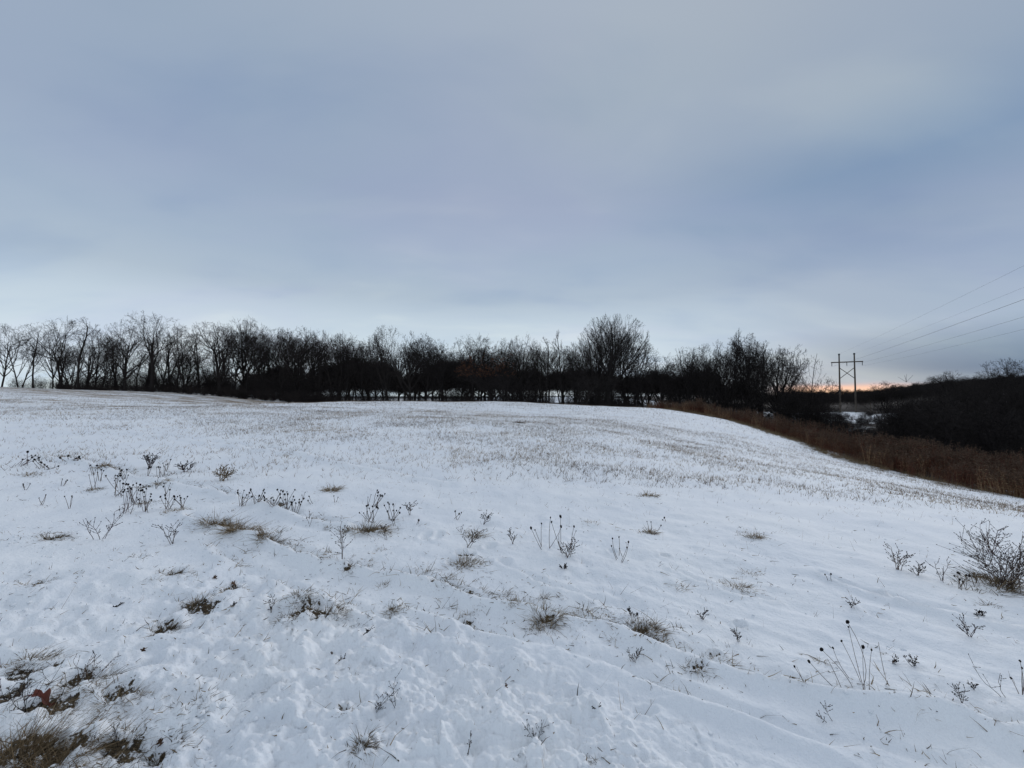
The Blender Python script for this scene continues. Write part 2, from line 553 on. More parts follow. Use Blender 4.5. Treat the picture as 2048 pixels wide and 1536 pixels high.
m, t = mat_new('snow_field')
pos = t.n('ShaderNodeNewGeometry').outputs['Position']
bare_a = t.n('ShaderNodeAttribute', attribute_name='bare').outputs['Fac']
lit_a = t.n('ShaderNodeAttribute', attribute_name='litter').outputs['Fac']
straw_a = t.n('ShaderNodeAttribute', attribute_name='straw').outputs['Fac']
nA = t.noise(pos, .9, 4)
snow = t.mix(t.maprange(nA, .3, .7), (.84, .87, .90), (.90, .92, .93))
soil = t.ramp(t.noise(pos, 45, 4, .65), [(.3, (.022, .016, .011)), (.5, (.06, .045, .028)), (.72, (.16, .12, .07))])
nS = t.noise(t.n('ShaderNodeMapping', {'Vector': pos, 'Scale': (.25, 1.4, 1)}).outputs[0], .9, 5, .65)
strawc = t.mix(t.noise(pos, 2.5, 3), (.20, .14, .085), (.36, .27, .17))
c = t.mix(t.math('MULTIPLY', straw_a, t.maprange(nS, .40, .62)), snow, strawc)
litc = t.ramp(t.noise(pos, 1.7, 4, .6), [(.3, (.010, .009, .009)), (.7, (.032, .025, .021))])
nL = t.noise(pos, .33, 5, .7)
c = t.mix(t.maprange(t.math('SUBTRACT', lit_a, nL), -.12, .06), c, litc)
c = t.mix(t.maprange(t.math('ADD', t.math('MULTIPLY', bare_a, .72), t.math('MULTIPLY', t.math('SUBTRACT', t.noise(pos, 42, 4, .65), .5), 2.2)), .42, .62), c, soil)
hb = t.math('ADD', t.math('MULTIPLY', t.noise(pos, 55, 4, .6), .5), t.math('MULTIPLY', t.noise(pos, 17, 3, .6), 1.0))
b = t.n('ShaderNodeBsdfPrincipled', {
    'Base Color': c, 'Roughness': .7, 'Specular IOR Level': .15,
    'Normal': t.n('ShaderNodeBump', {'Strength': .8, 'Distance': .018, 'Height': hb}).outputs[0]})
t.n('ShaderNodeOutputMaterial', {0: b.outputs[0]})
M_SNOW = m

m, t = mat_new('weathered_pole_wood')
pos = t.n('ShaderNodeTexCoord').outputs['Object']
nz = t.noise(t.n('ShaderNodeMapping', {'Vector': pos, 'Scale': (9, 9, .4)}).outputs[0], 2, 4)
finish(t, t.ramp(nz, [(.3, (.07, .055, .045)), (.7, (.15, .125, .10))]), .9, nz, .3, .01)
M_POLE = m
m, t = mat_new('galvanised_fittings')
nz = t.noise(t.n('ShaderNodeTexCoord').outputs['Object'], 8, 2)
finish(t, t.ramp(nz, [(.3, (.05, .055, .06)), (.7, (.09, .095, .10))]), .55, spec=.4)
M_METAL = m

# ------------------------------------------------------------------ the snow-covered ground
ang = np.r_[np.arange(-180, -64, 3.0), np.arange(-64, 64, .25), np.arange(64, 180, 3.0)]
rad = [0.01]
while rad[-1] < 4200:
    r_ = rad[-1]
    s_ = .3 if r_ < .3 else .03 if r_ < 1.15 else min(max(.002 * r_, .0036), .016) if r_ < 130 else .05
    rad.append(r_ * (1 + s_))
rad = np.array(rad)
A_, R_ = np.meshgrid(np.radians(ang), rad)
GX, GY = R_ * np.sin(A_), R_ * np.cos(A_)
dz_, bare_ = detail(GX.ravel(), GY.ravel(), True)
GZ = base(GX, GY).ravel() + dz_
x_, y_ = GX.ravel(), GY.ravel()
n_a, n_r = len(ang), len(rad)
V = np.c_[x_, y_, GZ]
i = np.arange(n_r - 1)[:, None] * n_a
j = np.arange(n_a)[None]
jn = (j + 1) % n_a
Q = np.stack([i + j, i + jn, i + n_a + jn, i + n_a + j], -1).reshape(-1, 4)[:, ::-1]
# where the snow is thin (straw) and where dead leaves and scrub cover it (litter)
edge_y = np.array([-40, 5, 14.5, 17.5, 19.5, 22, 26, 30, 34, 38, 43, 50])
edge_x = np.array([19.8, 19.6, 19.3, 18.8, 18.7, 18.8, 19.5, 19.4, 18.9, 16.2, 15.4, 15.2])


def edge(y):
    return np.interp(y, edge_y, edge_x)


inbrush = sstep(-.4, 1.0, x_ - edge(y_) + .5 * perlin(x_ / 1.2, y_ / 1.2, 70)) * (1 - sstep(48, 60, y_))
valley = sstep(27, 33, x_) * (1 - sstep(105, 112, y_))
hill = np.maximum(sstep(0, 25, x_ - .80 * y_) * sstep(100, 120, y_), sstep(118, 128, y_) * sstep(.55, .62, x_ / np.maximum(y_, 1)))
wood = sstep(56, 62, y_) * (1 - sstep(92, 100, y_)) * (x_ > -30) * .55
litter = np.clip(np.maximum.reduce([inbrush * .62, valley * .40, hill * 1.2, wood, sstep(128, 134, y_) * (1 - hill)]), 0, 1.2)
trk = wl([(-100, 798), (0, 800), (120, 803), (300, 806), (560, 808)])
trk_y = np.interp(x_, trk[:, 0], trk[:, 1], left=-99, right=-99)
straw_trk = np.exp(-((y_ - trk_y) / .9) ** 2) * 1.1
straw = straw_trk + sstep(36, 44, y_) * (1 - sstep(-26, -12, x_)) * .9 + .25 * sstep(14, 24, y_) * (1 - sstep(0, 14, x_)) * (1 - sstep(60, 70, y_))
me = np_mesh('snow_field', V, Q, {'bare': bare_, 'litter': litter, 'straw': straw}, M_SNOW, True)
link('snow_ground', me, kind='structure')

# crumbs and small clods of broken snow in the trampled part
def clod(seed):
    bm_ = bmesh.new()
    bmesh.ops.create_icosphere(bm_, subdivisions=1, radius=1)
    rr_ = random.Random(seed)
    for v_ in bm_.verts:
        v_.co *= rr_.uniform(.65, 1.15)
        v_.co.z *= .7
    me_ = bpy.data.meshes.new('snow_clod')
    bm_.to_mesh(me_)
    bm_.free()
    me_.materials.append(M_SNOW)
    for p_ in me_.polygons:
        p_.use_smooth = True
    return bpy.data.objects.new('snow_clod', me_)


# ------------------------------------------------------------------ trees
V3 = lambda a, b, c: (a, b, c)


def rnorm(v):
    l = math.sqrt(v[0] ** 2 + v[1] ** 2 + v[2] ** 2) or 1
    return (v[0] / l, v[1] / l, v[2] / l)


def off_dir(d, ang_, R):
    """direction at an angle from d, random roll"""
    r = rnorm((R.gauss(0, 1), R.gauss(0, 1), R.gauss(0, 1)))
    dp = r[0] * d[0] + r[1] * d[1] + r[2] * d[2]
    p = rnorm((r[0] - dp * d[0], r[1] - dp * d[1], r[2] - dp * d[2]))
    c_, s_ = math.cos(ang_), math.sin(ang_)
    return (d[0] * c_ + p[0] * s_, d[1] * c_ + p[1] * s_, d[2] * c_ + p[2] * s_)


def grow_tree(seed, H, trunk=.3, mains=8, ang0=40, nums=(7, 6, 5), ratio=(.62, .5, .45, .42), trop=(0, .10, .06, .03, .0),
              wig=(.06, .14, .18, .22, .25), angs=(40, 42, 45), lean=(0, 0), r0=None, stems=1, twig=.016, main_len=None, tl=.62, env=(.40, .40)):
    R = random.Random(seed)
    out = [[] for _ in range(5)]
    r0 = r0 or H * .024
    ph = [R.uniform(0, 6.28) for _ in range(3)]
    cz, rz_, rx_ = H * (1 - env[1]), H * env[1], H * env[0]
    cx0, cy0 = lean[0] * cz, lean[1] * cz

    def outside(q, k):
        a = math.atan2(q[1] - cy0, q[0] - cx0)
        g = 1 + .13 * math.sin(2 * a + ph[0]) + .10 * math.sin(3 * a + ph[1] + q[2]) + .07 * math.sin(5 * a + ph[2] - q[2] * 2)
        lo = rz_ if q[2] > cz else cz * .9
        return ((q[0] - cx0) ** 2 + (q[1] - cy0) ** 2) / (rx_ * g) ** 2 + ((q[2] - cz) / (lo * (.94 + .06 * g))) ** 2 > k
    NS = (7, 7, 5, 4, 3)

    def branch(p, d, L, r, lv, maxlv):
        ns = NS[lv]
        st = L / ns
        rr = r
        for i in range(ns):
            d = rnorm((d[0] + R.gauss(0, wig[lv]), d[1] + R.gauss(0, wig[lv]), d[2] + R.gauss(0, wig[lv] * .7) + trop[lv]))
            q = (p[0] + d[0] * st, p[1] + d[1] * st, p[2] + d[2] * st)
            r1 = max(twig * .6, r * (1 - .82 * (i + 1) / ns)) if lv else r * (1 - .6 * (i + 1) / ns)
            out[lv].append((*p, *q, rr, r1))
            p, rr = q, r1
            if lv and outside(q, 1.0 + .05 * R.random()):
                break
            if lv < maxlv:
                f = (i + 1) / ns
                if lv == 0:
                    if f < trunk:
                        continue
                    k = mains / (ns * (1 - trunk) + 1)
                    a0, rt = ang0, ratio[0]
                else:
                    if i == 0:
                        continue
                    k = nums[lv - 1] / (ns - 1)
                    a0, rt = angs[lv - 1], ratio[lv]
                kk = int(k) + (R.random() < k - int(k))
                for _ in range(kk):
                    Lc = L * rt * (1.15 - .55 * f) * R.uniform(.75, 1.2)
                    if lv == 0 and main_len:
                        Lc = main_len * H * (1.1 - .5 * (f - trunk) / (1 - trunk)) * R.uniform(.8, 1.15)
                    branch(p, off_dir(d, math.radians(a0 * R.uniform(.6, 1.35)), R), Lc, max(twig * .8, rr * R.uniform(.45, .7)), lv + 1, maxlv)

    for s in range(stems):
        if stems == 1:
            d = rnorm((lean[0], lean[1], 1))
            p = (0, 0, -.5)
        else:
            a = s * 2 * math.pi / stems + R.uniform(-.4, .4)
            d = rnorm((lean[0] + .22 * math.cos(a), lean[1] + .22 * math.sin(a), 1))
            p = (.25 * math.cos(a), .25 * math.sin(a), -.5)
        branch(p, d, H * R.uniform(.9, 1.1) * tl if stems > 1 else H * tl, r0 * R.uniform(.7, 1), 0, 4)
    return out


RNG = np.random.default_rng(5)


def tree_meshes(name, lv, tip_mat=None, bark=None):
    trunk = tubes(np.array(lv[0] + lv[1]), 5)
    me_t = np_mesh(name + '_trunk', *trunk, mat=bark or M_BARK)
    c2 = tubes(np.array(lv[2]), 3)
    c3 = ribbons(np.array(lv[3] + lv[4]), RNG)
    me_c = np_mesh(name + '_crown', *join([c2, c3]), mat=tip_mat or M_TWIG)
    allp = np.array(lv[3] + lv[4])[:, 3:6]
    Ht = np.percentile(allp[:, 2], 99.3)
    x0, x1 = np.percentile(allp[:, 0], [1.5, 98.5])
    y0, y1 = np.percentile(allp[:, 1], [1.5, 98.5])
    return dict(trunk=me_t, crown=me_c, H=Ht, W=((x1 - x0) + (y1 - y0)) / 2, cx=(x0 + x1) / 2, wx=x1 - x0)


PR = {}
def kinds(name, seeds, H, **kw):
    PR[name] = [tree_meshes(name, grow_tree(q, H, **kw)) for q in seeds]


kinds('vase', (1, 2, 22), 13, trunk=.50, tl=.60, mains=10, ang0=40, trop=(0, .05, .02, .0, -.02), main_len=.66, nums=(9, 7, 6), env=(.42, .36))
kinds('round', (3, 4, 23), 12, trunk=.28, tl=.66, mains=15, ang0=48, trop=(0, .09, .05, .03, .02), main_len=.62, nums=(9, 7, 6), r0=.36, env=(.40, .44))
kinds('fan', (5, 16), 12, trunk=.30, tl=.50, mains=13, ang0=42, trop=(.0, .06, .09, .11, .10), wig=(.05, .08, .10, .10, .12),
      main_len=.85, lean=(.10, 0), nums=(9, 7, 6), angs=(30, 30, 28), ratio=(.62, .55, .55, .5), r0=.36, env=(.44, .42))
kinds('oak', (6, 7), 10, trunk=.20, tl=.55, mains=14, ang0=60, trop=(0, .07, .06, .05, .03), wig=(.1, .17, .2, .22, .25), main_len=.85, nums=(9, 8, 7), env=(.62, .62))
kinds('slim', (8, 9), 13, trunk=.3, tl=.92, mains=13, ang0=30, trop=(0, .10, .08, .05, .03), main_len=.26, nums=(6, 5, 4), r0=.16, env=(.20, .55))
kinds('plain', (10, 11, 12, 24), 12, trunk=.28, tl=.72, mains=14, ang0=42, trop=(0, .11, .06, .04, .02), main_len=.56, nums=(9, 7, 6), r0=.24, env=(.34, .46))
kinds('forked', (13, 14), 12, trunk=.25, tl=.74, mains=9, ang0=40, trop=(.01, .09, .06, .04, .02), main_len=.52, stems=2, nums=(8, 7, 6), r0=.20, env=(.36, .48))


def leafed(lv, n=2600, seed=3):
    """shrivelled leaves still hanging on the twigs of an oak"""
    r = np.random.default_rng(seed)
    S = np.array(lv[3] + lv[4])
    k = r.integers(0, len(S), n)
    p = S[k, :3] + (S[k, 3:6] - S[k, :3]) * r.random((n, 1)) + r.normal(size=(n, 3)) * .04
    keep = p[:, 2] > np.percentile(S[:, 5], 30)
    p = p[keep]
    n = len(p)
    d = unit(r.normal(size=(n, 3)) + [[0, 0, -.6]])
    V_, Q_ = blades(p, d, r.uniform(.07, .13, n), r.uniform(.06, .10, n), r.normal(size=(n, 3)) * .2, r, 1)
    return np_mesh('clinging_leaves', V_, Q_, {'tint': np.repeat(r.random(n), 4)}, M_REDLEAF)


def place_tree(kind, px, topy, wpx, Y, label=None, group=None, cat='tree', vi=None, name='bare_tree', xbase=None, flip=False, z0=None):
    P = PR[kind]
    v = P[(vi if vi is not None else random.randrange(len(P))) % len(P)]
    bx = at(px if xbase is None else xbase, 792, Y)[0]
    zb = z0 if z0 is not None else h1(bx, Y)
    top = at(px, topy, Y)[2]
    sh = (top - zb) / v['H']
    sw = 1.15 * (wpx * Y / F) / v['W']
    sw = min(max(sw, sh * (.42 if kind == 'slim' else .72)), sh * 1.5)
    o = bpy.data.objects.new(name, None)
    COL.objects.link(o)
    rz = random.uniform(0, 6.28) if kind not in ('fan',) else (random.uniform(-.4, .4))
    o.location = (bx, Y, zb)
    o.rotation_euler = (0, 0, rz)
    o.scale = (sw * (-1 if flip else 1), sw, sh)
    o['category'] = cat
    if label:
        o['label'] = label
    if group:
        o['group'] = group
    link('trunk', v['trunk'], o)
    link('crown', v['crown'], o)
    return o


# front row: kind, crown centre x, top y, crown width, distance, label, base x (photo measures)
T = [
    ('plain', 2, 650, 50, 69, 'bare tree cut off by the left edge of the photo', None),
    ('forked', 40, 668, 34, 74, 'thin pale bare tree just right of the one at the left edge', None),
    ('slim', 66, 655, 30, 72, 'slender bare tree with sky on both sides near the left end of the row', None),
    ('vase', 113, 640, 64, 68, 'big bare tree with dense domed crown at the left end of the tree line', 122),
    ('slim', 157, 636, 42, 67, 'tall straight bare tree touching the big domed tree at the left end', None),
    ('plain', 190, 658, 38, 70, 'medium bare tree with a gap of sky at its right shoulder', None),
    ('plain', 216, 662, 34, 68, 'dense bare tree crowding the thick-trunked tree on the left of the line', None),
    ('round', 246, 644, 44, 66, 'bare tree with a very thick black trunk left of the flat-topped tree', 250),
    ('vase', 300, 630, 84, 66, 'tallest flat-topped bare tree of the left half, wide spreading crown', 303),
    ('vase', 347, 652, 62, 67, 'bare tree with crooked leaning trunk right of the flat-topped tree', 352),
    ('forked', 392, 704, 40, 64, 'low crooked bare tree leaning right in front of the sky gap', 380),
    ('round', 438, 648, 84, 64, 'broad round bare tree, the darkest crown of the left half', 440),
    ('vase', 494, 638, 54, 66, 'tall open-crowned bare tree right of the dark round one', 492),
    ('plain', 525, 664, 36, 68, 'bare tree half hidden behind the tall open-crowned one', None),
    ('plain', 560, 655, 42, 66, 'bare tree with twin peaked crown in the dense wood, left peak', None),
    ('round', 594, 655, 48, 65, 'bare tree with twin peaked crown in the dense wood, right peak', None),
    ('plain', 640, 662, 44, 65, 'rough-topped bare tree before the low saddle of the tree line', None),
    ('forked', 671, 670, 36, 65, 'narrow bare tree in the low saddle of the tree line', None),
    ('vase', 700, 668, 44, 64, 'bare tree whose crown leans right over the lowest saddle', 690),
    ('plain', 728, 684, 36, 64, 'low bare tree in the lowest saddle left of the peaked tree', None),
    ('plain', 773, 654, 52, 62, 'peaked bare tree rising above the middle of the dark wood', None),
    ('round', 820, 666, 50, 62, 'bare tree second from the peaked tree, crown full and rounded', None),
    ('plain', 852, 672, 44, 62, 'bare tree third from the peaked tree, slightly lower', None),
    ('forked', 880, 681, 36, 61, 'bare tree stepping down towards the notch of sky at the centre', None),
    ('vase', 944, 673, 76, 60, 'lone fan-crowned bare tree right of the notch of sky at the centre', 948),
    ('plain', 985, 690, 32, 60, 'small bare tree behind the rust-leaved oak, left side', None),
    ('plain', 1012, 677, 40, 60, 'bare tree behind the rust-leaved oak, taller of the pair', None),
    ('round', 1045, 674, 58, 59, 'full-crowned bare tree right above the rust-leaved oak', None),
    ('slim', 1092, 676, 36, 60, 'light feathery bare tree with sky showing through, left of two', None),
    ('slim', 1126, 664, 34, 60, 'light feathery bare tree with sky showing through, right of two', None),
    ('forked', 1150, 690, 34, 58, 'low bare tree at the foot of the big fan-shaped tree', None),
    ('fan', 1182, 660, 62, 56, 'smaller fan-shaped tree joined to the left of the biggest one', 1190),
    ('fan', 1236, 633, 112, 54, 'biggest tree, fan-shaped crown swept to the right above the hill crest', 1212),
    ('round', 1322, 716, 44, 56, 'lowest rounded tree in the gap right of the fan-shaped tree', None),
    ('round', 1286, 724, 44, 57, 'low dark rounded tree under the right branches of the fan tree', None),
    ('round', 1374, 697, 54, 53, 'domed bare tree, first to rise after the low gap', None),
    ('plain', 1414, 690, 42, 53, 'domed bare tree, second to rise after the low gap', None),
    ('plain', 1447, 680, 38, 53, 'bare tree left of the pale poplars', None),
    ('slim', 1470, 672, 26, 55, 'pale slender poplar, the shorter one of the pair', None),
    ('slim', 1487, 662, 28, 55, 'pale slender poplar, the tallest spire of the right half', None),
    ('slim', 1526, 684, 38, 52, 'slim bare tree between the poplars and the wide oak', None),
    ('oak', 1586, 698, 116, 47, 'wide bare oak at the right end of the tree line beside the glow', 1582),
    ('oak', 1618, 752, 44, 46, 'low scrubby tree under the wide oak with the orange glow behind', None),
    # right-hand valley wood
    ('forked', 1770, 762, 58, 120, 'small pale tree on the ridge just right of the power pylon', None),
    ('plain', 1868, 752, 36, 92, 'small bare tree on the dark ridge, left of a pair', None),
    ('round', 1917, 743, 80, 84, 'rounded bare tree on the dark ridge with a lacy crown', None),
    ('plain', 1962, 750, 44, 74, 'bare tree dipping between the lacy one and the tall one on the right', None),
    ('plain', 2009, 718, 60, 66, 'tallest tree of the dark right-hand wood, spiky top', None),
    ('plain', 2044, 732, 66, 60, 'bare tree cut off by the right edge of the photo', None),
]
T += [('plain', 1893, 750, 30, 100, 'narrow crown on the dark ridge between the small tree and the lacy one', None),
      ('round', 1940, 752, 34, 96, 'low crown on the dark ridge just right of the lacy one', None),
      ('forked', 1985, 738, 56, 78, 'bare crown on the dark ridge just left of the tallest spiky tree', None),
      ('round', 2024, 738, 34, 74, 'bare crown between the tallest spiky tree and the right edge', None),
      ('plain', 1796, 768, 26, 120, 'tiny crown on the ridge right of the small pale tree', None),
      ('plain', 1842, 763, 24, 110, 'tiny crown on the ridge halfway along the slope', None)]
for k, (kind, px, ty, wpx, Y, lab, xb) in enumerate(T):
    place_tree(kind, px, ty, wpx, Y, lab, 'bare trees of the tree line' if px < 1700 else 'bare trees of the right-hand wood', vi=k, xbase=xb)

# an oak that kept its rusty leaves
lv = grow_tree(21, 7, trunk=.12, mains=14, ang0=52, trop=(0, .06, .05, .03, 0), main_len=.6, nums=(7, 6, 5), env=(.6, .62))
v = tree_meshes('rusty_oak', lv)
PR['rust'] = [v]
o = place_tree('rust', 985, 711, 104, 56, 'low oak still holding rusty brown leaves in the middle of the line', None, name='rusty_oak', xbase=985)
link('foliage', leafed(lv), o)
# grey leafless shrub under it and two on the crest
for px, ty, wpx, Y, lab in ((1168, 738, 120, 53, 'large grey leafless shrub left of the foot of the fan-shaped tree'),
                            (1012, 742, 90, 54, 'grey leafless shrub below the rusty oak')):
    place_tree('rust', px, ty, wpx, Y, lab, None, 'shrub', name='grey_shrub')

# rear row, closing the wood
random.seed(11)
LAND = [(440, 'dark round tree'), (494, 'tall open-crowned tree'), (577, 'twin peaked crowns'), (645, 'rough-topped tree'),
        (705, 'lowest saddle'), (773, 'peaked middle tree'), (835, 'full rounded crowns'), (890, 'notch of sky at the centre'),
        (944, 'lone fan-crowned tree'), (1000, 'rusty oak'), (1050, 'full crown right of the rusty oak'), (1108, 'light feathery pair'),
        (1180, 'smaller fan-shaped tree'), (1236, 'biggest fan-shaped tree'), (1305, 'low gap right of the fan tree'),
        (1395, 'domed trees'), (1480, 'pale poplars'), (1560, 'wide oak')]
REAR = [(x + random.uniform(-9, 9)) for x in np.linspace(455, 1560, 88)]
front = np.array([(t_[1], t_[2]) for t_ in T if t_[1] < 1700])
for k, px in enumerate(REAR):
    ty = float(np.interp(px, front[:, 0], front[:, 1])) + random.uniform(5, 36)
    Y = (82 - 20 * (px - 455) / 1100) + random.uniform(-4, 6)
    place_tree(random.choice(['plain', 'plain', 'round', 'forked', 'vase']), px, ty, random.uniform(44, 70), Y,
               'bare rear-row tree behind the ' + min(LAND, key=lambda q: abs(q[0] - px))[1], 'rear row of the wood')
for k in range(26):
    px = random.uniform(90, 460)
    place_tree(random.choice(['plain', 'forked', 'slim']), px, random.uniform(662, 712), random.uniform(36, 60), random.uniform(71, 84),
               'thin bare tree standing back between the trunks of the open left end', 'thin trees behind the open left end')
# right-hand wood between brush and ridge
for k in range(34):
    px = random.uniform(1835, 2120)
    Y = random.uniform(40, 68)
    lim = np.interp(px, [1800, 1830, 1900, 2048, 2120], [800, 792, 768, 752, 745])
    place_tree(random.choice(['plain', 'round', 'forked', 'oak']), px, lim + random.uniform(4, 45), random.uniform(50, 90), Y,
               'dark bare tree in the shaded mass of the right-hand valley wood', 'trees massed in the right-hand valley')
for k in range(9):
    px = random.uniform(1560, 1652)
    place_tree(random.choice(['oak', 'round', 'forked']), px, random.uniform(770, 815), random.uniform(36, 60), random.uniform(44, 54),
               'dark scrubby tree tangled below the wide oak', 'scrubby trees below the wide oak')


# ------------------------------------------------------------------ scattered masses (geometry-node instances)
def bush_obj(name, seed, H, n_stem, spread, kids, mat, rad_=.012, sub=5):
    R = random.Random(seed)
    segs = []
    for s in range(n_stem):
        a = R.uniform(0, 6.28)
        d = rnorm((math.cos(a) * spread * R.random(), math.sin(a) * spread * R.random(), 1))
        p = (math.cos(a) * .15 * R.random() * H, math.sin(a) * .15 * R.random() * H, -.15)
        L = H * R.uniform(.6, 1.05)
        for i in range(6):
            d = rnorm((d[0] + R.gauss(0, .1), d[1] + R.gauss(0, .1), d[2] + R.gauss(0, .05)))
            q = tuple(p[j] + d[j] * L / 6 for j in range(3))
            segs.append((*p, *q, rad_ * (1 - i / 7) * 1.3, rad_ * (1 - (i + 1) / 7) * 1.3))
            p = q
            for _ in range(kids):
                dd, pp, LL = off_dir(d, math.radians(R.uniform(25, 60)), R), q, L * R.uniform(.15, .35)
                for i2 in range(3):
                    dd = rnorm((dd[0] + R.gauss(0, .2), dd[1] + R.gauss(0, .2), dd[2] + R.gauss(0, .15) + .05))
                    qq = tuple(pp[j] + dd[j] * LL / 3 for j in range(3))
                    segs.append((*pp, *qq, rad_ * .6, rad_ * .4))
                    pp = qq
                    if sub and i2 < 2:
                        for _ in range(sub):
                            d3 = off_dir(dd, math.radians(R.uniform(25, 60)), R)
                            q3 = tuple(qq[j] + d3[j] * LL * .4 for j in range(3))
                            segs.append((*qq, *q3, rad_ * .5, rad_ * .3))
    V_, Q_ = ribbons(np.array(segs), RNG)
    return bpy.data.objects.new(name, np_mesh(name, V_, Q_, mat=mat))


def scatter(name, protos, P, S, label, group=None, cat='undergrowth'):
    """one object whose points carry instances of the prototypes"""
    coll = bpy.data.collections.new(name + '_kinds')
    for p_ in protos:
        coll.objects.link(p_)
    me = bpy.data.meshes.new(name)
    P = np.asarray(P, np.float32)
    me.vertices.add(len(P))
    me.vertices.foreach_set('co', P.ravel())
    r = np.random.default_rng(len(P))
    for an, ty, av in (('sc', 'FLOAT', np.asarray(S, np.float32)), ('rz', 'FLOAT', r.random(len(P)).astype(np.float32) * 6.28)):
        a_ = me.attributes.new(an, ty, 'POINT')
        a_.data.foreach_set('value', av)
    a_ = me.attributes.new('pick', 'INT', 'POINT')
    a_.data.foreach_set('value', r.integers(0, len(protos), len(P)).astype(np.int32))
    ng = bpy.data.node_groups.new(name, 'GeometryNodeTree')
    ng.interface.new_socket('Geometry', in_out='INPUT', socket_type='NodeSocketGeometry')
    ng.interface.new_socket('Geometry', in_out='OUTPUT', socket_type='NodeSocketGeometry')
    N, Lk = ng.nodes, ng.links
    gi, go = N.new('NodeGroupInput'), N.new('NodeGroupOutput')
    ci = N.new('GeometryNodeCollectionInfo')
    ci.inputs['Collection'].default_value = coll
    ci.inputs['Separate Children'].default_value = True
    ci.inputs['Reset Children'].default_value = True
    ip = N.new('GeometryNodeInstanceOnPoints')
    ip.inputs['Pick Instance'].default_value = True

    def na(nm, dt):
        a = N.new('GeometryNodeInputNamedAttribute')
        a.data_type = dt
        a.inputs['Name'].default_value = nm
        return a.outputs['Attribute']
    cmb = N.new('ShaderNodeCombineXYZ')
    Lk.new(na('rz', 'FLOAT'), cmb.inputs[2])
    Lk.new(gi.outputs[0], ip.inputs['Points'])
    Lk.new(ci.outputs[0], ip.inputs['Instance'])
    Lk.new(na('pick', 'INT'), ip.inputs['Instance Index'])
    Lk.new(cmb.outputs[0], ip.inputs['Rotation'])
    Lk.new(na('sc', 'FLOAT'), ip.inputs['Scale'])
    Lk.new(ip.outputs[0], go.inputs[0])
    o = link(name, me, kind='stuff', label=label, cat=cat, group=group)
    md = o.modifiers.new('scatter', 'NODES')
    md.node_group = ng
    return o


def gz(X, Y):
    return np.c_[X, Y, base(X, Y)]


rc = np.random.default_rng(15)
n = 4200
cy_ = rc.uniform(1.5, 5.2, n)
cx_ = cy_ * rc.uniform(-1.4, 1.0, n)
kp = (perlin(cx_ / .55, cy_ / .45, 140) > rc.uniform(-.1, .7, n)) & ((cy_ + .6 * cx_ < 2.5) | (rc.random(n) < .12))
cx_, cy_ = cx_[kp], cy_[kp]
scatter('snow_clods', [clod(i) for i in range(5)], np.c_[cx_, cy_, height(cx_, cy_) + .002], .004 + .016 * rc.random(len(cx_)) ** 2.5,
        'crumbs of broken snow lying on the trampled near snow', cat='snow')
SAP = [bush_obj('sapling', 40 + i, 5.0, 5, .22, 2, M_TWIG, .022, 3) for i in range(4)]
BUSH = [bush_obj('bush', 50 + i, 1.8, 16, .75, 2, M_SCRUB, .009, 3) for i in range(4)]
r = np.random.default_rng(9)
# undergrowth inside the wood, leaving the open left end thin
n = 1250
px = r.uniform(440, 1640, n)
Y = 70 - 16 * (px - 440) / 1200 + r.uniform(-4, 22, n)
gap = np.exp(-((px - 790) / 110) ** 2) + np.exp(-((px - 1120) / 40) ** 2) + np.exp(-((px - 1300) / 60) ** 2) + .8 * np.exp(-((px - 1010) / 40) ** 2)
kp = r.random(n) > .72 * np.minimum(gap, 1)
px, Y = px[kp], Y[kp]
n = len(px)
X = (px - 1024) / F * Y
scatter('thicket', SAP, gz(X, Y), r.uniform(.35, 1.1, n) * (.92 + .42 * perlin(px / 45, px * 0 + .5, 77)), 'dark thicket of saplings between the trunks of the wood')
n = 420
px = r.uniform(0, 460, n) ** .72 * 460 ** .28
Y = r.uniform(68, 84, n)
scatter('undergrowth', SAP, gz((px - 1024) / F * Y, Y), r.uniform(.3, .9, n) * np.interp(px, [0, 120, 160, 450], [.5, .5, .8, 1.1]),
        'thin undergrowth under the open left end of the tree line')
# low bushes along the foot of the whole line
n = 900
px = r.uniform(110, 1640, n)
Y = 66 - 16 * (px - 110) / 1500 + r.uniform(-2, 8, n)
gap = np.exp(-((px - 790) / 110) ** 2) + np.exp(-((px - 1120) / 40) ** 2) + np.exp(-((px - 1300) / 60) ** 2)
kp = r.random(n) > .85 * np.minimum(gap, 1)
px, Y = px[kp], Y[kp]
n = len(px)
scatter('low_brush', BUSH, gz((px - 1024) / F * Y, Y), r.uniform(.4, 1.1, n) * np.interp(px, [110, 240, 450, 1640], [.7, .5, 1, 1.2]), 'low tangled brush along the foot of the tree line')
# far wood behind the strip of snow
FAR = []
for kname in ('plain', 'round', 'forked'):
    for v in PR[kname][:2]:
        FAR.append(bpy.data.objects.new('far_tree', v['crown']))
n = 2200
px = r.uniform(470, 1640, n)
Y = r.uniform(131, 175, n)
X = (px - 1024) / F * Y
tgt = np.interp(px, [470, 520, 700, 1000, 1250, 1400, 1560, 1640], [775, 742, 722, 722, 735, 745, 765, 785])
tgt = tgt + 10 + 26 * perlin(px / 38, px * 0 + .5, 131) + 12 * perlin(px / 11, px * 0 + .5, 132)
hh = (792 - tgt) / F * Y + EYE - base(X, Y)
scatter('far_wood', FAR, gz(X, Y), np.clip(hh / 12.3 * r.uniform(.55, 1.12, n), .15, 1.3), 'dark far wood beyond the strip of snow behind the tree line', cat='wood')
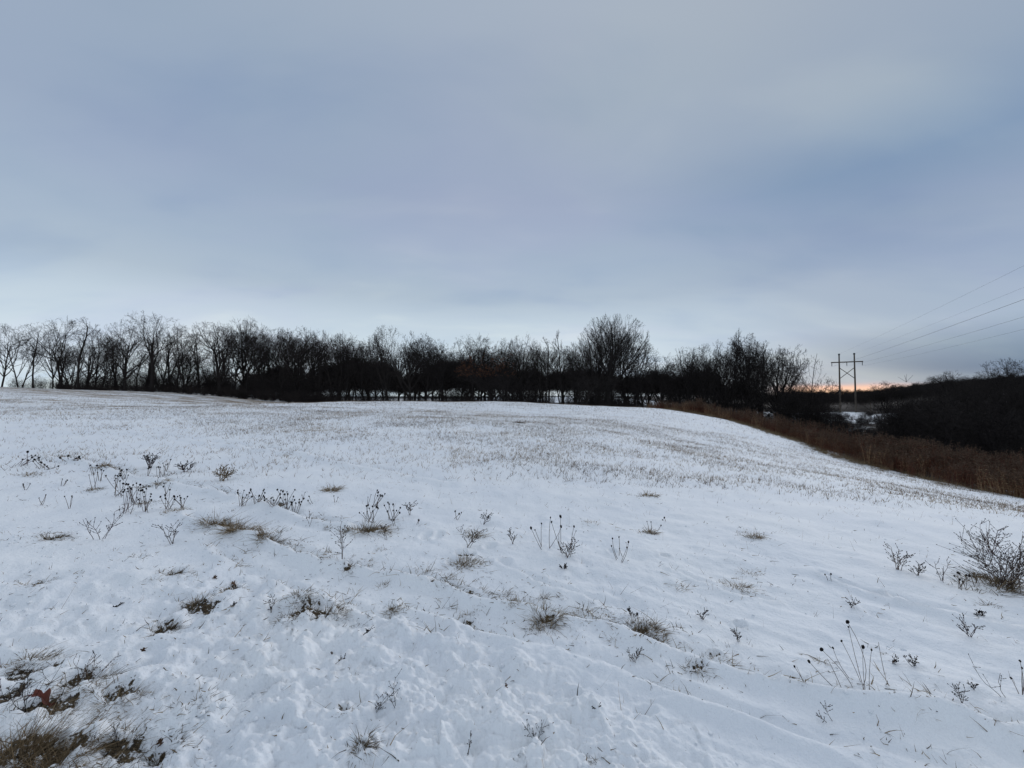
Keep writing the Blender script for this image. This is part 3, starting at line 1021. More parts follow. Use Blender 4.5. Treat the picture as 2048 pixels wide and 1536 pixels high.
# wooded ridge on the right
n = 4800
px = r.uniform(1560, 2330, n)
Y = np.where(r.random(n) < .55, r.uniform(118, 210, n), r.uniform(210, 640, n))
X = (px - 1024) / F * Y
keep = (X - .80 * Y > 8) | (Y > 128)
X, Y = X[keep], Y[keep]
pxr = 1024 + F * X / Y
tgt = np.interp(pxr, [1560, 1640, 1740, 1850, 2048, 2330], [787, 785, 783, 768, 752, 735]) + r.normal(size=len(X)) * 4.5 + 3
hh = (792 - tgt) / F * Y + EYE - base(X, Y)
sr = np.minimum(r.uniform(.3, .8, len(X)), hh / 12.3)
kp = sr > .1
X, Y, sr = X[kp], Y[kp], sr[kp]
scatter('ridge_wood', FAR, gz(X, Y), sr, 'dark wooded ridge beyond the valley on the right', cat='wood')
# undergrowth of the right-hand wood
n = 1500
X = r.uniform(34, 90, n)
Y = r.uniform(30, 74, n)
keep = (X / Y > 1.02 + .06 * np.sin(Y * .3))
scatter('valley_thicket', SAP, gz(X[keep], Y[keep]), r.uniform(.35, 1.15, keep.sum()), 'black thicket filling the right-hand valley wood')
# scrub on the slope below the pylon, snow between
n = 2600
px = r.uniform(1600, 1960, n)
Y = r.uniform(44, 112, n)
X = (px - 1024) / F * Y
dens = perlin(X / 6, Y / 5, 90) + .25 - .35 * sstep(92, 112, Y)
keep = (dens > r.uniform(-.35, .75, n)) & (X > 33)
scatter('slope_scrub', BUSH, gz(X[keep], Y[keep]), r.uniform(.35, 1.0, keep.sum()), 'dark scrub with snow between on the slope below the pylon', cat='scrub')


# ------------------------------------------------------------------ goldenrod belt along the right edge of the field
def goldenrod_proto(seed, H, tan):
    R_ = np.random.default_rng(seed)
    parts, tint = [], []
    n = 9
    B = np.c_[R_.normal(size=(n, 2)) * .10, np.full(n, -.05)]
    D = unit(np.c_[R_.normal(size=(n, 2)) * .10, np.ones(n)])
    L = R_.uniform(.7, 1.05, n) * H
    bend = np.c_[R_.normal(size=(n, 2)) * .10, np.zeros(n)]
    V_, Q_ = blades(B, D, L, np.full(n, .013), bend, R_, 3)
    parts.append((V_, Q_))
    tint.append(np.repeat(R_.uniform(.1, .7, n) + tan, 8))
    # shrivelled leaves down the stems
    m_ = n * 9
    k = R_.integers(0, n, m_)
    t_ = R_.uniform(.15, .95, m_)
    p = B[k] + D[k] * (L[k] * t_)[:, None] + bend[k] * (L[k] * t_ ** 2)[:, None]
    d = unit(np.c_[R_.normal(size=(m_, 2)), R_.normal(size=m_) * .6 - .2])
    V_, Q_ = blades(p, d, R_.uniform(.05, .13, m_), R_.uniform(.012, .03, m_), R_.normal(size=(m_, 3)) * .25, R_, 1)
    parts.append((V_, Q_))
    tint.append(np.repeat(R_.uniform(0, .65, m_) + tan, 4))
    V_, Q_ = join(parts)
    me = np_mesh('goldenrod', V_, Q_, {'tint': np.concatenate(tint)}, M_BRUSH)
    # plumes at the tips
    m_ = n * 12
    k = R_.integers(0, n, m_)
    t_ = R_.uniform(.86, 1.05, m_)
    p = B[k] + D[k] * (L[k] * t_)[:, None] + bend[k] * (L[k] * t_ ** 2)[:, None]
    d = unit(np.c_[R_.normal(size=(m_, 2)), R_.uniform(.1, 1.2, m_)])
    V2, Q2 = blades(p, d, R_.uniform(.04, .11, m_), R_.uniform(.012, .022, m_), R_.normal(size=(m_, 3)) * .3, R_, 1)
    V3_, Q3 = join([(V_, Q_), (V2, Q2)])
    me = np_mesh('goldenrod', V3_, Q3, {'tint': np.concatenate(tint + [np.repeat(R_.uniform(.2, .9, m_), 4)])}, M_BRUSH)
    me.materials.append(M_PLUME)
    mi = np.zeros(len(Q3), np.int32)
    mi[len(Q_):] = 1
    me.polygons.foreach_set('material_index', mi)
    return bpy.data.objects.new('goldenrod', me)


GOLD = [goldenrod_proto(60 + i, 1.25, (0, .05, .15, .28, 0, .1)[i]) for i in range(6)]
n = 5200
Y = r.uniform(2, 45, n)
off = r.uniform(0, 1, n) ** 1.1 * 10.5
off = np.where(Y > 36, off * .55, off)
X = edge(Y) + .2 + off + .9 * perlin(Y / 1.5, Y * 0 + 3, 71) + .4 * perlin(Y / .5, Y * 0 + 7, 74)
Zs = r.uniform(.5, 1.08, n) * (1 + .6 * perlin(X / 2.0, Y / 1.7, 75)) * np.where(off < .8, .75, 1) * np.interp(Y, [2, 34, 44, 52], [1, 1, .8, .7])
dens = perlin(X / 2.2, Y / 2.2, 72)
keep = dens > r.uniform(-1.2, -.05, n)
scatter('goldenrod_belt', GOLD, gz(X[keep], Y[keep]), Zs[keep], 'belt of tall reddish brown dead goldenrod along the right edge of the field', cat='brush')


PALE = [goldenrod_proto(90 + i, 1.1, .45) for i in range(3)]
n = 2600
Y = r.uniform(4, 44, n)
X = edge(Y) + .1 + r.uniform(0, 1, n) ** 1.6 * 9 + .9 * perlin(Y / 1.5, Y * 0 + 3, 71)
keep = perlin(X / 1.6, Y / 2.4, 76) > r.uniform(.0, .5, n)
scatter('pale_stalks', PALE, gz(X[keep], Y[keep]), r.uniform(.45, 1.1, keep.sum()), 'patches of tan stalks mixed into the goldenrod belt', cat='brush')


# lighter grass at its near foot
def tuft_arrays(R_, n, spread, H, lean=.5, W=.004, flat=.6, wind=(.3, 0)):
    a = R_.uniform(0, 6.28, n)
    rr = (R_.random(n) ** .8) * spread * 1.15 * (1 + .35 * np.sin(a * 2 + R_.uniform(0, 6)) + .25 * np.sin(a * 3 + R_.uniform(0, 6)))
    B = np.c_[np.cos(a) * rr, np.sin(a) * rr * flat, np.full(n, -.012)]
    D = unit(np.c_[np.cos(a) * lean * R_.random(n) + wind[0] * .5 + R_.normal(size=n) * .25, np.sin(a) * lean * R_.random(n) + wind[1] * .5 + R_.normal(size=n) * .25, np.ones(n) * .9])
    L = H * R_.uniform(.25, 1.15, n) * (1 - .35 * rr / (spread * 1.4 + 1e-6))
    bend = np.c_[D[:, :2] * R_.uniform(.1, .9, (n, 1)), -R_.uniform(.05, .75, n)]
    fl = R_.random(n) < .5
    D[fl, 2] *= .32
    D[fl] += R_.normal(size=(fl.sum(), 3)) * [.35, .3, .05]
    D = unit(D)
    bend[fl] = R_.normal(size=(fl.sum(), 3)) * [.35, .35, .12]
    bend[fl, 2] -= .1
    return B, D, L, np.full(n, W) * R_.uniform(.6, 1.3, n), bend


def tuft_proto(seed, n, spread, H, W, mat, lean=.6, m=3, lo=0., hi=1.):
    R_ = np.random.default_rng(seed)
    B, D, L, Wd, bend = tuft_arrays(R_, n, spread, H, lean, W)
    V_, Q_ = blades(B, D, L, Wd, bend, R_, m)
    return np_mesh('grass_tuft', V_, Q_, {'tint': np.repeat(R_.uniform(lo, hi, n), 2 * (m + 1))}, mat)


EDGEG = [bpy.data.objects.new('edge_grass', tuft_proto(80 + i, 34, .16, .48, .008, M_GRASST, lean=.35)) for i in range(4)]
n = 1300
Y = r.uniform(3, 42, n)
X = edge(Y) + r.normal(size=n) * .5 + .6 * perlin(Y / 1.5, Y * 0 + 3, 71)
keep = perlin(X / 2.0, Y / 3.0, 73) > r.uniform(-.9, .3, n)
scatter('edge_grass', EDGEG, gz(X[keep], Y[keep]), r.uniform(.4, 1.05, keep.sum()), 'tan dead grass at the near foot of the goldenrod belt', cat='grass')


# ------------------------------------------------------------------ stubble of the mown meadow
def field_density(X, Y):
    px = 1024 + F * X / Y
    d = sstep(5, 9, Y) * .9
    d = d * (.25 + .75 * sstep(-.35, .35, perlin(X / 2.6, Y / 2.2, 100) + .18))
    d = d * (.45 + .55 * sstep(250, 620, px)) * (1 - .55 * sstep(1300, 1600, px))
    d = d + .05 + .10 * sstep(-.1, .4, perlin(X / .9, Y / .8, 101)) * (Y < 9)
    # the paler bare band across the left middle of the field
    band = np.exp(-((Y - (9.0 - .16 * X)) / 2.2) ** 2) * (px < 900)
    return d * (1 - .75 * band)


def stubble(name, n, y0, y1, seed, label, Wd, H, per):
    R_ = np.random.default_rng(seed)
    Y = y0 + (y1 - y0) * R_.random(n) ** .85
    lo, hi = -1.42 * Y - 1, np.minimum(1.42 * Y + 1, edge(Y) - .1)
    X = lo + (hi - lo) * R_.random(n)
    keep = R_.random(n) < field_density(X, Y)
    X, Y = X[keep], Y[keep]
    Z = height(X, Y)
    k = np.repeat(np.arange(len(X)), per)
    m_ = len(k)
    B = np.c_[X[k] + R_.normal(size=m_) * .02, Y[k] + R_.normal(size=m_) * .02, Z[k] - .01]
    D = unit(np.c_[R_.normal(size=m_) * .38 + .12, R_.normal(size=m_) * .38, np.ones(m_)])
    L = R_.uniform(.35, 1.1, m_) * H
    V_, Q_ = blades(B, D, L, Wd * R_.uniform(.5, 1.3, m_), R_.normal(size=(m_, 3)) * [.35, .35, .1], R_, 1)
    ti = np.clip(R_.random(m_) * .8 + .25 * perlin(B[:, 0] / 3, B[:, 1] / 3, 105), 0, 1)
    link(name, np_mesh(name, V_, Q_, {'tint': np.repeat(ti, 4)}, M_STRAW), kind='stuff', label=label, cat='grass')


stubble('meadow_stubble', 110000, 7, 24, 201, 'short dry stubble poking through the snow in the middle of the field', .009, .10, 2)
stubble('crest_stubble', 90000, 22, 60, 202, 'dry stubble on the crest of the snowy hill', .016, .12, 1)
stubble('sparse_grass', 13000, 1.6, 9, 203, 'scattered short grass blades in the near snow', .0032, .06, 2)
stubble('long_straws', 1500, 1.5, 8, 204, 'single long dry straws standing out of the near snow', .0030, .16, 1)

# ------------------------------------------------------------------ power pylon and lines
PY = 120.0
pzb = base(np.array([105.]), np.array([PY]))[0]
cdir = np.array([.84, -.543])                 # direction of the crossarm; the wires run square to it
wdir = np.array([-.543, -.84])
pl = np.array(at(1680, 800, PY))[:2]
prr = pl + cdir * 3.7
# pole spacing follows from the photo (30 px apart)
root = bpy.data.objects.new('power_pylon', None)
COL.objects.link(root)
ctr = (pl + prr) / 2
zb = float(base(ctr[:1], ctr[1:])[0])
root.location = (*ctr, zb)
root['label'] = 'wooden H-frame power pylon with cross brace standing on the snowy knoll'
root['category'] = 'power pylon'
top_l, top_r = at(1678, 709, PY)[2] - zb, at(1709, 706, prr[1])[2] - zb
bar_l, bar_r = at(1664, 726, PY)[2] - zb, at(1725, 722, prr[1])[2] - zb
tops = []
hw = 1.85
zbar = (bar_l + bar_r) / 2
ztop = (top_l + top_r) / 2


def loc3(a, z):
    return (cdir[0] * a, cdir[1] * a, z)


def tube_obj(name, segs, mat, parent, k=10):
    me_ = np_mesh(name, *tubes(np.array(segs), k), mat=mat, smooth=True)
    return link(name, me_, parent)


for a in (-hw, hw):
    sl = .012 * (1 if a < 0 else -1) * 0
    tube_obj('pole', [(*loc3(a, -1.0), *loc3(a * .985, ztop * .5), .26, .22), (*loc3(a * .985, ztop * .5), *loc3(a * .97, ztop), .22, .17)], M_POLE, root)
    tube_obj('pole_cap', [(*loc3(a * .97, ztop - .35), *loc3(a * .97, ztop + .12), .27, .25)], M_METAL, root)
me_b = bpy.data.meshes.new('crossarm')
bm = bmesh.new()
bmesh.ops.create_cube(bm, size=1)
for vv in bm.verts:
    vv.co = (vv.co.x * 7.6, vv.co.y * .42, vv.co.z * .32)
bmesh.ops.bevel(bm, geom=bm.edges[:], offset=.02, segments=1, affect='EDGES')
bm.to_mesh(me_b)
bm.free()
me_b.materials.append(M_POLE)
ob = link('crossarm', me_b, root, (0, 0, zbar))
ob.rotation_euler = (0, 0, math.atan2(cdir[1], cdir[0]))
for a in (-hw, hw):
    tube_obj('brace', [(*loc3(a, zbar - 1.7), *loc3(-a, zbar - 5.2), .10, .10)], M_POLE, root, 6)
for a in (-3.6, 0, 3.6):
    segs = [(*loc3(a, zbar - .16 - .16 * i), *loc3(a, zbar - .16 - .16 * i - .12), .06, .14) for i in range(6)]
    segs.append((*loc3(a, zbar - .1), *loc3(a, zbar - 1.25), .04, .04))
    tube_obj('insulator', segs, M_METAL, root, 8)
# wires run from the pylon towards and past the camera's right
span = 200.0
for nm, a, z0, rad_, sag, lab in (
        ('shield_wire', -hw, ztop, .008, 1.0, 'thin upper shield wire from the left pole top, the faintest and highest'),
        ('shield_wire', hw, ztop, .008, 1.2, 'thin upper shield wire from the right pole top'),
        ('power_line', 3.6, zbar - 1.3, .011, 1.4, 'lowest conductor wire from the near right end of the crossarm'),
        ('power_line', 0, zbar - 1.3, .012, 1.2, 'middle conductor wire from under the crossarm'),
        ('power_line', -3.6, zbar - 1.3, .016, 1.0, 'darkest and highest conductor wire from the far left end of the crossarm')):
    pts = []
    for i in range(61):
        f = i / 60
        p = ctr + cdir * a * 1 + wdir * span * f
        pts.append((p[0], p[1], zb + z0 - sag * 4 * f * (1 - f)))
    segs = [(*pts[i], *pts[i + 1], rad_, rad_) for i in range(60)]
    me_ = np_mesh(nm, *tubes(np.array(segs), 5), mat=M_METAL, smooth=True)
    link(nm, me_, label=lab, cat='power line', group='wires running up to the right from the pylon')
# a lone short post on the knoll
px0 = at(1741, 800, 108)
o = bpy.data.objects.new('marker_post', None)
me_ = np_mesh('marker_post', *tubes(np.array([(0, 0, -.5, .02, 0, 1.6, .09, .085), (.02, 0, 1.6, .03, .01, 3.6, .085, .07)]), 8), mat=M_POLE, smooth=True)
link('marker_post', me_, loc=(px0[0], 108, float(base(np.array([px0[0]]), np.array([108.]))[0])), label='thin weathered post standing right of the pylon on the knoll', cat='post')


# ------------------------------------------------------------------ plants and litter in the near snow
def tuft(px, py, wpx, hpx, label, n=90, mat=None, W=.0035, lean=.9, lo=0., hi=.8, name='grass_tuft', seed=None, group=None, wind=(.5, -.1)):
    x, y = ghit(px, py)
    R_ = np.random.default_rng(seed or int(px * 7 + py))
    s = y / F
    B, D, L, Wd, bend = tuft_arrays(R_, n, wpx * s * .5, hpx * s, lean, W, .6, wind)
    B[:, 2] += height(B[:, 0] + x, B[:, 1] + y) - h1(x, y)
    V_, Q_ = blades(B, D, L, Wd, bend, R_, 3)
    me_ = np_mesh(name, V_, Q_, {'tint': np.repeat(R_.uniform(lo, hi, n), 8)}, mat or M_GRASS)
    return link(name, me_, None, (x, y, h1(x, y)), label=label, cat='grass tuft', group=group)


TUFTS = [
    # px, py, w, h, n, tone lo hi, label
    (108, 1078, 44, 20, 120, 0, .5, 'dark matted grass clump lying on smooth snow near the left edge, upper one'),
    (62, 1080, 24, 8, 26, .2, .7, 'small flattened brown wisp just left of the upper dark clump'),
    (78, 1168, 52, 22, 150, 0, .8, 'shaggy dead grass clump hanging over a dark hollow near the left edge'),
    (276, 1118, 24, 9, 46, 0, .5, 'small dark scrap of turf on clean snow above the left wheel ruts'),
    (350, 1152, 52, 24, 110, 0, .6, 'tangled dark grass clump right of the small dark scrap of turf'),
    (310, 1166, 22, 12, 40, .2, .7, 'pale curled grass wisp at the left of the tangled dark clump'),
    (395, 1216, 62, 24, 150, 0, .7, 'long streak of matted grass running diagonally on the left slope'),
    (330, 1268, 50, 34, 170, 0, .5, 'round black hole of dead grass in the left slope'),
    (462, 1190, 30, 22, 70, 0, .6, 'clod of turf and curled leaves at the top of the diagonal streak'),
    (436, 1050, 36, 44, 180, .3, 1, 'bushy tan tussock, left end of the row of three tussocks'),
    (482, 1068, 46, 44, 230, .3, 1, 'bushy tan tussock, middle and widest of the row of three'),
    (538, 1092, 30, 40, 160, .2, .9, 'bushy tan tussock, right end of the row of three'),
    (735, 1068, 60, 36, 220, .1, .8, 'dark-bottomed grass tussock beside weeds with black heads'),
    (640, 1042, 50, 14, 90, .3, .9, 'low tan strip of grass along the snow lip left of the dark tussock'),
    (658, 1062, 26, 12, 40, .2, .9, 'small tan wisp below the snow lip'),
    (592, 1110, 20, 12, 46, 0, .6, 'small brown clump below the row of tussocks'),
    (672, 1136, 40, 20, 80, .1, .8, 'brown clump with bent blades above the dark leaf scraps'),
    (702, 1152, 34, 14, 70, .1, .7, 'row of dark leaf scraps in the snow left of the centre furrow'),
    (634, 1120, 18, 14, 26, .2, .8, 'faint upright wisp between the brown clumps left of centre'),
    (760, 1108, 30, 10, 30, .3, .9, 'tan wisp in the hollow under the dark tussock'),
    (766, 1178, 14, 18, 26, .2, .7, 'small upright grass sprout near the snow lump left of centre'),
    (786, 1232, 26, 22, 70, .3, 1, 'pale tuft with two long bent blades standing alone in smooth snow'),
    (600, 1222, 60, 20, 120, .1, .6, 'upper part of the widest bare patch, frosted dark sprigs'),
    (655, 1250, 60, 28, 150, 0, .6, 'lower right part of the widest bare patch, brown leafy clump'),
    (588, 1256, 56, 24, 110, 0, .5, 'left part of the widest bare patch, snow-dusted dark sprigs'),
    (722, 1262, 22, 16, 40, 0, .5, 'small dark sprout right of the widest bare patch'),
    (930, 1135, 64, 30, 120, .2, .9, 'loose tan grass piled on the snow mound right of the footprints'),
    (948, 1078, 40, 24, 60, .3, 1, 'pale arching grass below a budded stalk in the centre'),
    (880, 1168, 70, 20, 130, .1, .7, 'long brown drift of flattened blades, left half'),
    (935, 1188, 80, 22, 160, .0, .7, 'long brown drift of flattened blades, right half'),
    (950, 1222, 52, 12, 50, .2, .7, 'row of short blades under the brown drift'),
    (1022, 1222, 24, 16, 50, .3, 1, 'tiny olive tuft at the end of the brown drift'),
    (935, 1242, 26, 16, 60, .1, .8, 'brown clump at the lip of the lower furrow, left of centre'),
    (980, 1258, 20, 12, 40, .1, .7, 'second clump at the lip of the lower furrow'),
    (1090, 1250, 60, 44, 190, .1, .8, 'spiky dead grass tussock on the main furrow, left of the red-brown clump'),
    (1160, 1228, 34, 22, 60, .2, .9, 'upright blades between the spiky tussock and the snow mound'),
    (1222, 1232, 34, 14, 60, .2, .8, 'tan clump on top of the snow mound of the main furrow'),
    (1284, 1262, 60, 42, 220, .0, .7, 'red-brown grass clump where the long bare furrow begins'),
    (1230, 1290, 34, 16, 46, .2, .8, 'small curled clump below the red-brown clump'),
    (1086, 1200, 34, 26, 26, 0, .4, 'four dark upright blades standing above the main furrow'),
    (1012, 1186, 20, 24, 22, .1, .6, 'short dark blades at the left of the bent stalk'),
    (1396, 1342, 46, 26, 90, 0, .6, 'dark curled clump lying below the furrow, right of centre'),
    (1440, 1318, 52, 24, 90, .1, .8, 'drooping grass clump on the furrow with one thin tall blade'),
    (1350, 1388, 14, 10, 24, .2, .7, 'tiny sprout in smooth snow below the curled clumps'),
    (1735, 1388, 60, 20, 120, .2, .9, 'grass collar at the foot of the large seed-head weed'),
    (1795, 1408, 44, 20, 60, .3, .9, 'arching grass over the furrow right of the large weed'),
    (1965, 1468, 50, 14, 50, .3, .9, 'faint grass on the furrow near the right edge'),
    (1780, 1306, 36, 10, 40, .3, .8, 'reddish flattened wisp right of the large weed'),
    (1640, 1322, 30, 20, 26, .4, 1, 'ghostly pale grass behind the large weed'),
    (1490, 1072, 40, 12, 40, .3, 1, 'pale flattened wisp in the upper right snow'),
    (1508, 1084, 26, 26, 50, .3, 1, 'olive upright tuft on the right snow slope'),
    (1300, 1070, 24, 20, 70, .4, 1, 'fuzzy tan tuft at the foot of thin black-headed stalks'),
    (1185, 1048, 40, 10, 40, .3, .9, 'low tan arch of grass above the centre weeds'),
    (1296, 996, 30, 18, 50, .4, 1, 'sparse tan tuft at the edge of the stubble'),
    (1480, 1180, 60, 24, 70, .3, .8, 'reddish loops of grass left of the lone sprig'),
    (1360, 1180, 40, 20, 30, .3, .9, 'thin arching blades above the red loops'),
    (1495, 1150, 60, 14, 60, .4, 1, 'pale laid-over grass between the furrow and the right slope'),
    (1980, 1215, 50, 16, 40, .1, .6, 'short dark stems scattered below the bush at right'),
    (662, 982, 30, 24, 70, .4, 1, 'tan upright clump standing alone left of centre'),
    (190, 978, 28, 12, 60, .2, .8, 'rounded tuft under a tall black-headed stalk at left'),
    (322, 968, 30, 12, 50, .4, .9, 'low olive clump beside the old wheel track at left'),
    (205, 940, 28, 12, 60, .3, .9, 'low olive clump above the rounded tuft'),
    (292, 1000, 40, 12, 60, .1, .6, 'dark strip under the left crowd of weeds'),
    (350, 1022, 50, 16, 60, .3, .9, 'tan drift below the left crowd of weeds'),
    (60, 955, 50, 12, 60, .3, .9, 'low pale clump near the left edge behind the weeds'),
    (1038, 849, 14, 8, 40, .0, .4, 'small reddish clump near the crest of the hill'),
    (1097, 905, 10, 5, 30, .0, .2, 'black speck of turf in the middle of the field'),
    (160, 1385, 110, 44, 130, 0, .5, 'dark weed patch with leaf, upper part of the corner tangle'),
    (235, 1415, 90, 44, 130, .1, .8, 'combed brown grass right of the rust leaf'),
    (60, 1330, 110, 30, 150, .1, .6, 'thin dark scatter above the rust leaf'),
    (320, 1515, 90, 36, 120, 0, .5, 'dark sprigs at the bottom edge right of the corner grass'),
    (250, 1510, 110, 40, 110, .1, .7, 'brown tangle at the bottom edge beside the corner grass'),
    (722, 1522, 50, 44, 60, 0, .5, 'dark stalk base at the bottom edge, left of centre'),
    (395, 1450, 70, 26, 60, 0, .5, 'small dark sprigs right of the combed brown grass'),
    (1180, 1532, 30, 26, 20, 0, .5, 'single curved blade at the bottom edge'),
    (690, 1452, 30, 14, 40, 0, .5, 'scraps of turf under the round snow hollow'),
]
for px, py, wpx, hpx, n, lo, hi, lab in TUFTS:
    yy = ghit(px, py)[1]
    tuft(px, py, wpx, hpx, lab, int(n * 2.8), None, max(.003, .0012 * yy), .9, lo + .08, min(1, hi + .18))
# broken blades and crumbs strewn round the tufts and along the wheel grooves
R_ = np.random.default_rng(77)
bx, by = [], []
for px, py, wpx, hpx, n, lo, hi, lab in TUFTS:
    x, y = ghit(px, py)
    s_ = wpx * y / F
    m_ = int(n * .45)
    bx.append(x + R_.normal(size=m_) * s_ * .9)
    by.append(y + R_.normal(size=m_) * s_ * .6)
for P, dep, hw_ in FURROWS[:10]:
    for (ax, ay), (bx_, by_) in zip(P[:-1], P[1:]):
        m_ = int(26 * math.hypot(bx_ - ax, by_ - ay))
        t_ = R_.random(m_)
        bx.append(ax + (bx_ - ax) * t_ + R_.normal(size=m_) * .09)
        by.append(ay + (by_ - ay) * t_ + R_.normal(size=m_) * .09)
n = 5200                                   # loose crumbs elsewhere, thickest towards the lower left
yy = R_.uniform(1.55, 7.5, n)
xx = yy * R_.uniform(-1.4, 1.4, n)
kp = perlin(xx / .7, yy / .6, 120) - .25 * sstep(-1, 2, xx) > R_.uniform(-.25, .6, n)
bx.append(xx[kp])
by.append(yy[kp])
bx, by = np.concatenate(bx), np.concatenate(by)
m_ = len(bx)
B = np.c_[bx, by, height(bx, by) + .001]
D = unit(R_.normal(size=(m_, 3)) * [1, .8, .32] + [0, 0, .28])
V_, Q_ = blades(B, D, R_.uniform(.008, .075, m_) * R_.uniform(.4, 1, m_), R_.uniform(.0018, .0050, m_) * (1 + .12 * by), R_.normal(size=(m_, 3)) * [.4, .4, .15], R_, 2)
link('grass_litter', np_mesh('grass_litter', V_, Q_, {'tint': np.repeat(R_.uniform(0, 1, m_), 6)}, M_GRASS), kind='stuff',
     label='broken blades and crumbs of dead grass strewn over the near snow', cat='grass litter')
# a thin line of standing blades follows the two main grooves
bx, by = [], []
for P, per in ((FURROWS[0][0], 95), (FURROWS[1][0], 22), (FURROWS[2][0], 40), (FURROWS[3][0], 22)):
    for (ax, ay), (cx_, cy_) in zip(P[:-1], P[1:]):
        m_ = int(per * math.hypot(cx_ - ax, cy_ - ay))
        t_ = R_.random(m_)
        bx.append(ax + (cx_ - ax) * t_ + R_.normal(size=m_) * .05)
        by.append(ay + (cy_ - ay) * t_ + R_.normal(size=m_) * .07 + .03)
bx, by = np.concatenate(bx), np.concatenate(by)
kp = perlin(bx / .35, by / .35, 150) > R_.uniform(-.25, .5, len(bx))
bx, by = np.repeat(bx[kp], 4), np.repeat(by[kp], 4)
m_ = len(bx)
bx, by = bx + R_.normal(size=m_) * .03, by + R_.normal(size=m_) * .03
B = np.c_[bx, by, height(bx, by) - .004]
D = unit(R_.normal(size=(m_, 3)) * [.8, .5, .15] + [.2, 0, .75])
V_, Q_ = blades(B, D, R_.uniform(.02, .11, m_), R_.uniform(.0022, .0042, m_) * (1 + .12 * by), R_.normal(size=(m_, 3)) * [.5, .5, .2] - [0, 0, .2], R_, 3)
link('groove_grass', np_mesh('groove_grass', V_, Q_, {'tint': np.repeat(R_.uniform(.1, 1, m_), 8)}, M_GRASS), kind='stuff',
     label='thin dead grass standing along the diagonal grooves in the near snow', cat='grass')
# tall tan grass filling the bottom left corner
for px, py, wpx, hpx, n, lab in ((40, 1545, 190, 110, 1100, 'thick tan grass filling the bottom left corner'),
                                 (120, 1560, 150, 80, 500, 'shorter tan grass right of the corner mass')):
    tuft(px, py, wpx, hpx, lab, n, M_GRASST, .0026, .8, 0, .8, name='corner_grass')
tuft(110, 1465, 260, 36, 'frosted thin grass above the corner mass', 520, M_GRASS, .002, 1.0, .2, .9, name='frosted_grass')
tuft(20, 1420, 120, 80, 'dark leaning stalks at the left edge beside the rust leaf', 60, M_STEM, .004, .5, 0, .5, name='dark_stalks')


# weeds with seed heads: explicit stems
def ico(r=1.0):
    bm = bmesh.new()
    bmesh.ops.create_icosphere(bm, subdivisions=1, radius=r)
    for v_ in bm.verts:
        v_.co.z *= 1.35
        if v_.co.z < 0:
            v_.co.x *= .85
            v_.co.y *= .85
    me_ = bpy.data.meshes.new('seed_head')
    bm.to_mesh(me_)
    bm.free()
    me_.materials.append(M_SEED)
    return me_


HEAD = ico()


def curve_segs(a, b, R_, r0, r1, n=6, bow=.06):
    a, b = np.array(a), np.array(b)
    L = np.linalg.norm(b - a)
    o_ = R_.normal(size=3) * bow * L
    pts = [a + (b - a) * t_ + o_ * 4 * t_ * (1 - t_) * .5 for t_ in np.linspace(0, 1, n + 1)]
    return [(*pts[i], *pts[i + 1], r0 + (r1 - r0) * i / n, r0 + (r1 - r0) * (i + 1) / n) for i in range(n)]


def seed_weed(label, base_px, stems, mat=None, group=None, rr=.0016, head=3.2):
    """stems: list of (base x, base y, tip x, tip y, head radius in px)"""
    x0, y0 = ghit(*base_px)
    z0 = h1(x0, y0)
    R_ = np.random.default_rng(int(base_px[0] * 3 + base_px[1]))
    root = bpy.data.objects.new('seed_head_weed', None)
    COL.objects.link(root)
    root.location = (x0, y0, z0)
    root['label'] = label
    root['category'] = 'weed'
    if group:
        root['group'] = group
    for bx, by, tx, ty, hr in stems:
        xb, yb = ghit(bx, by)
        zb_ = h1(xb, yb) - .01
        ty_ = yb + R_.uniform(-.05, .05)
        tp = at(tx, ty, ty_)
        segs = curve_segs((xb - x0, yb - y0, zb_ - z0), (tp[0] - x0, tp[1] - y0, tp[2] - z0), R_, max(rr, .0006 * yb) * 1.1, max(rr, .0006 * yb) * .7)
        V_, Q_ = tubes(np.array(segs), 4)
        st = link('stem', np_mesh('stem', V_, Q_, {'tint': np.full(len(V_), R_.uniform(.2, .7))}, mat or M_STEM), root)
        if hr:
            hd = link('seed_head', HEAD, st, (tp[0] - x0, tp[1] - y0, tp[2] - z0))
            s = .8 * hr * yb / F
            hd.scale = (s, s, s)
            hd.rotation_euler = (R_.uniform(-.5, .5), R_.uniform(-.5, .5), 0)
    return root


seed_weed('largest seed-head weed, ten long stems fanning left above the furrow at lower right', (1735, 1392), [
    (1740, 1400, 1697, 1254, 2.4), (1725, 1366, 1695, 1244, 4.4), (1722, 1358, 1683, 1282, 2.6), (1706, 1364, 1643, 1299, 4.4),
    (1738, 1396, 1726, 1294, 4.2), (1700, 1350, 1666, 1296, 2.4), (1742, 1398, 1743, 1300, 2.4), (1690, 1374, 1618, 1323, 3.6),
    (1640, 1376, 1589, 1333, 2.6), (1626, 1378, 1587, 1358, 4.8), (1690, 1374, 1655, 1318, 0), (1770, 1348, 1757, 1284, 0)])
seed_weed('tall seven-headed weed standing in the centre snow', (1120, 1118), [
    (1084, 1110, 1062, 1056, 3.4), (1083, 1105, 1083, 1047, 2.2), (1099, 1108, 1101, 1035, 2.0), (1122, 1110, 1103, 1044, 2.4),
    (1122, 1118, 1121, 1033, 3.6), (1126, 1122, 1122, 1053, 3.2), (1142, 1108, 1148, 1053, 2.6), (1098, 1108, 1118, 1065, 0),
    (1084, 1104, 1070, 1060, 1.8), (1140, 1105, 1152, 1062, 1.4)])
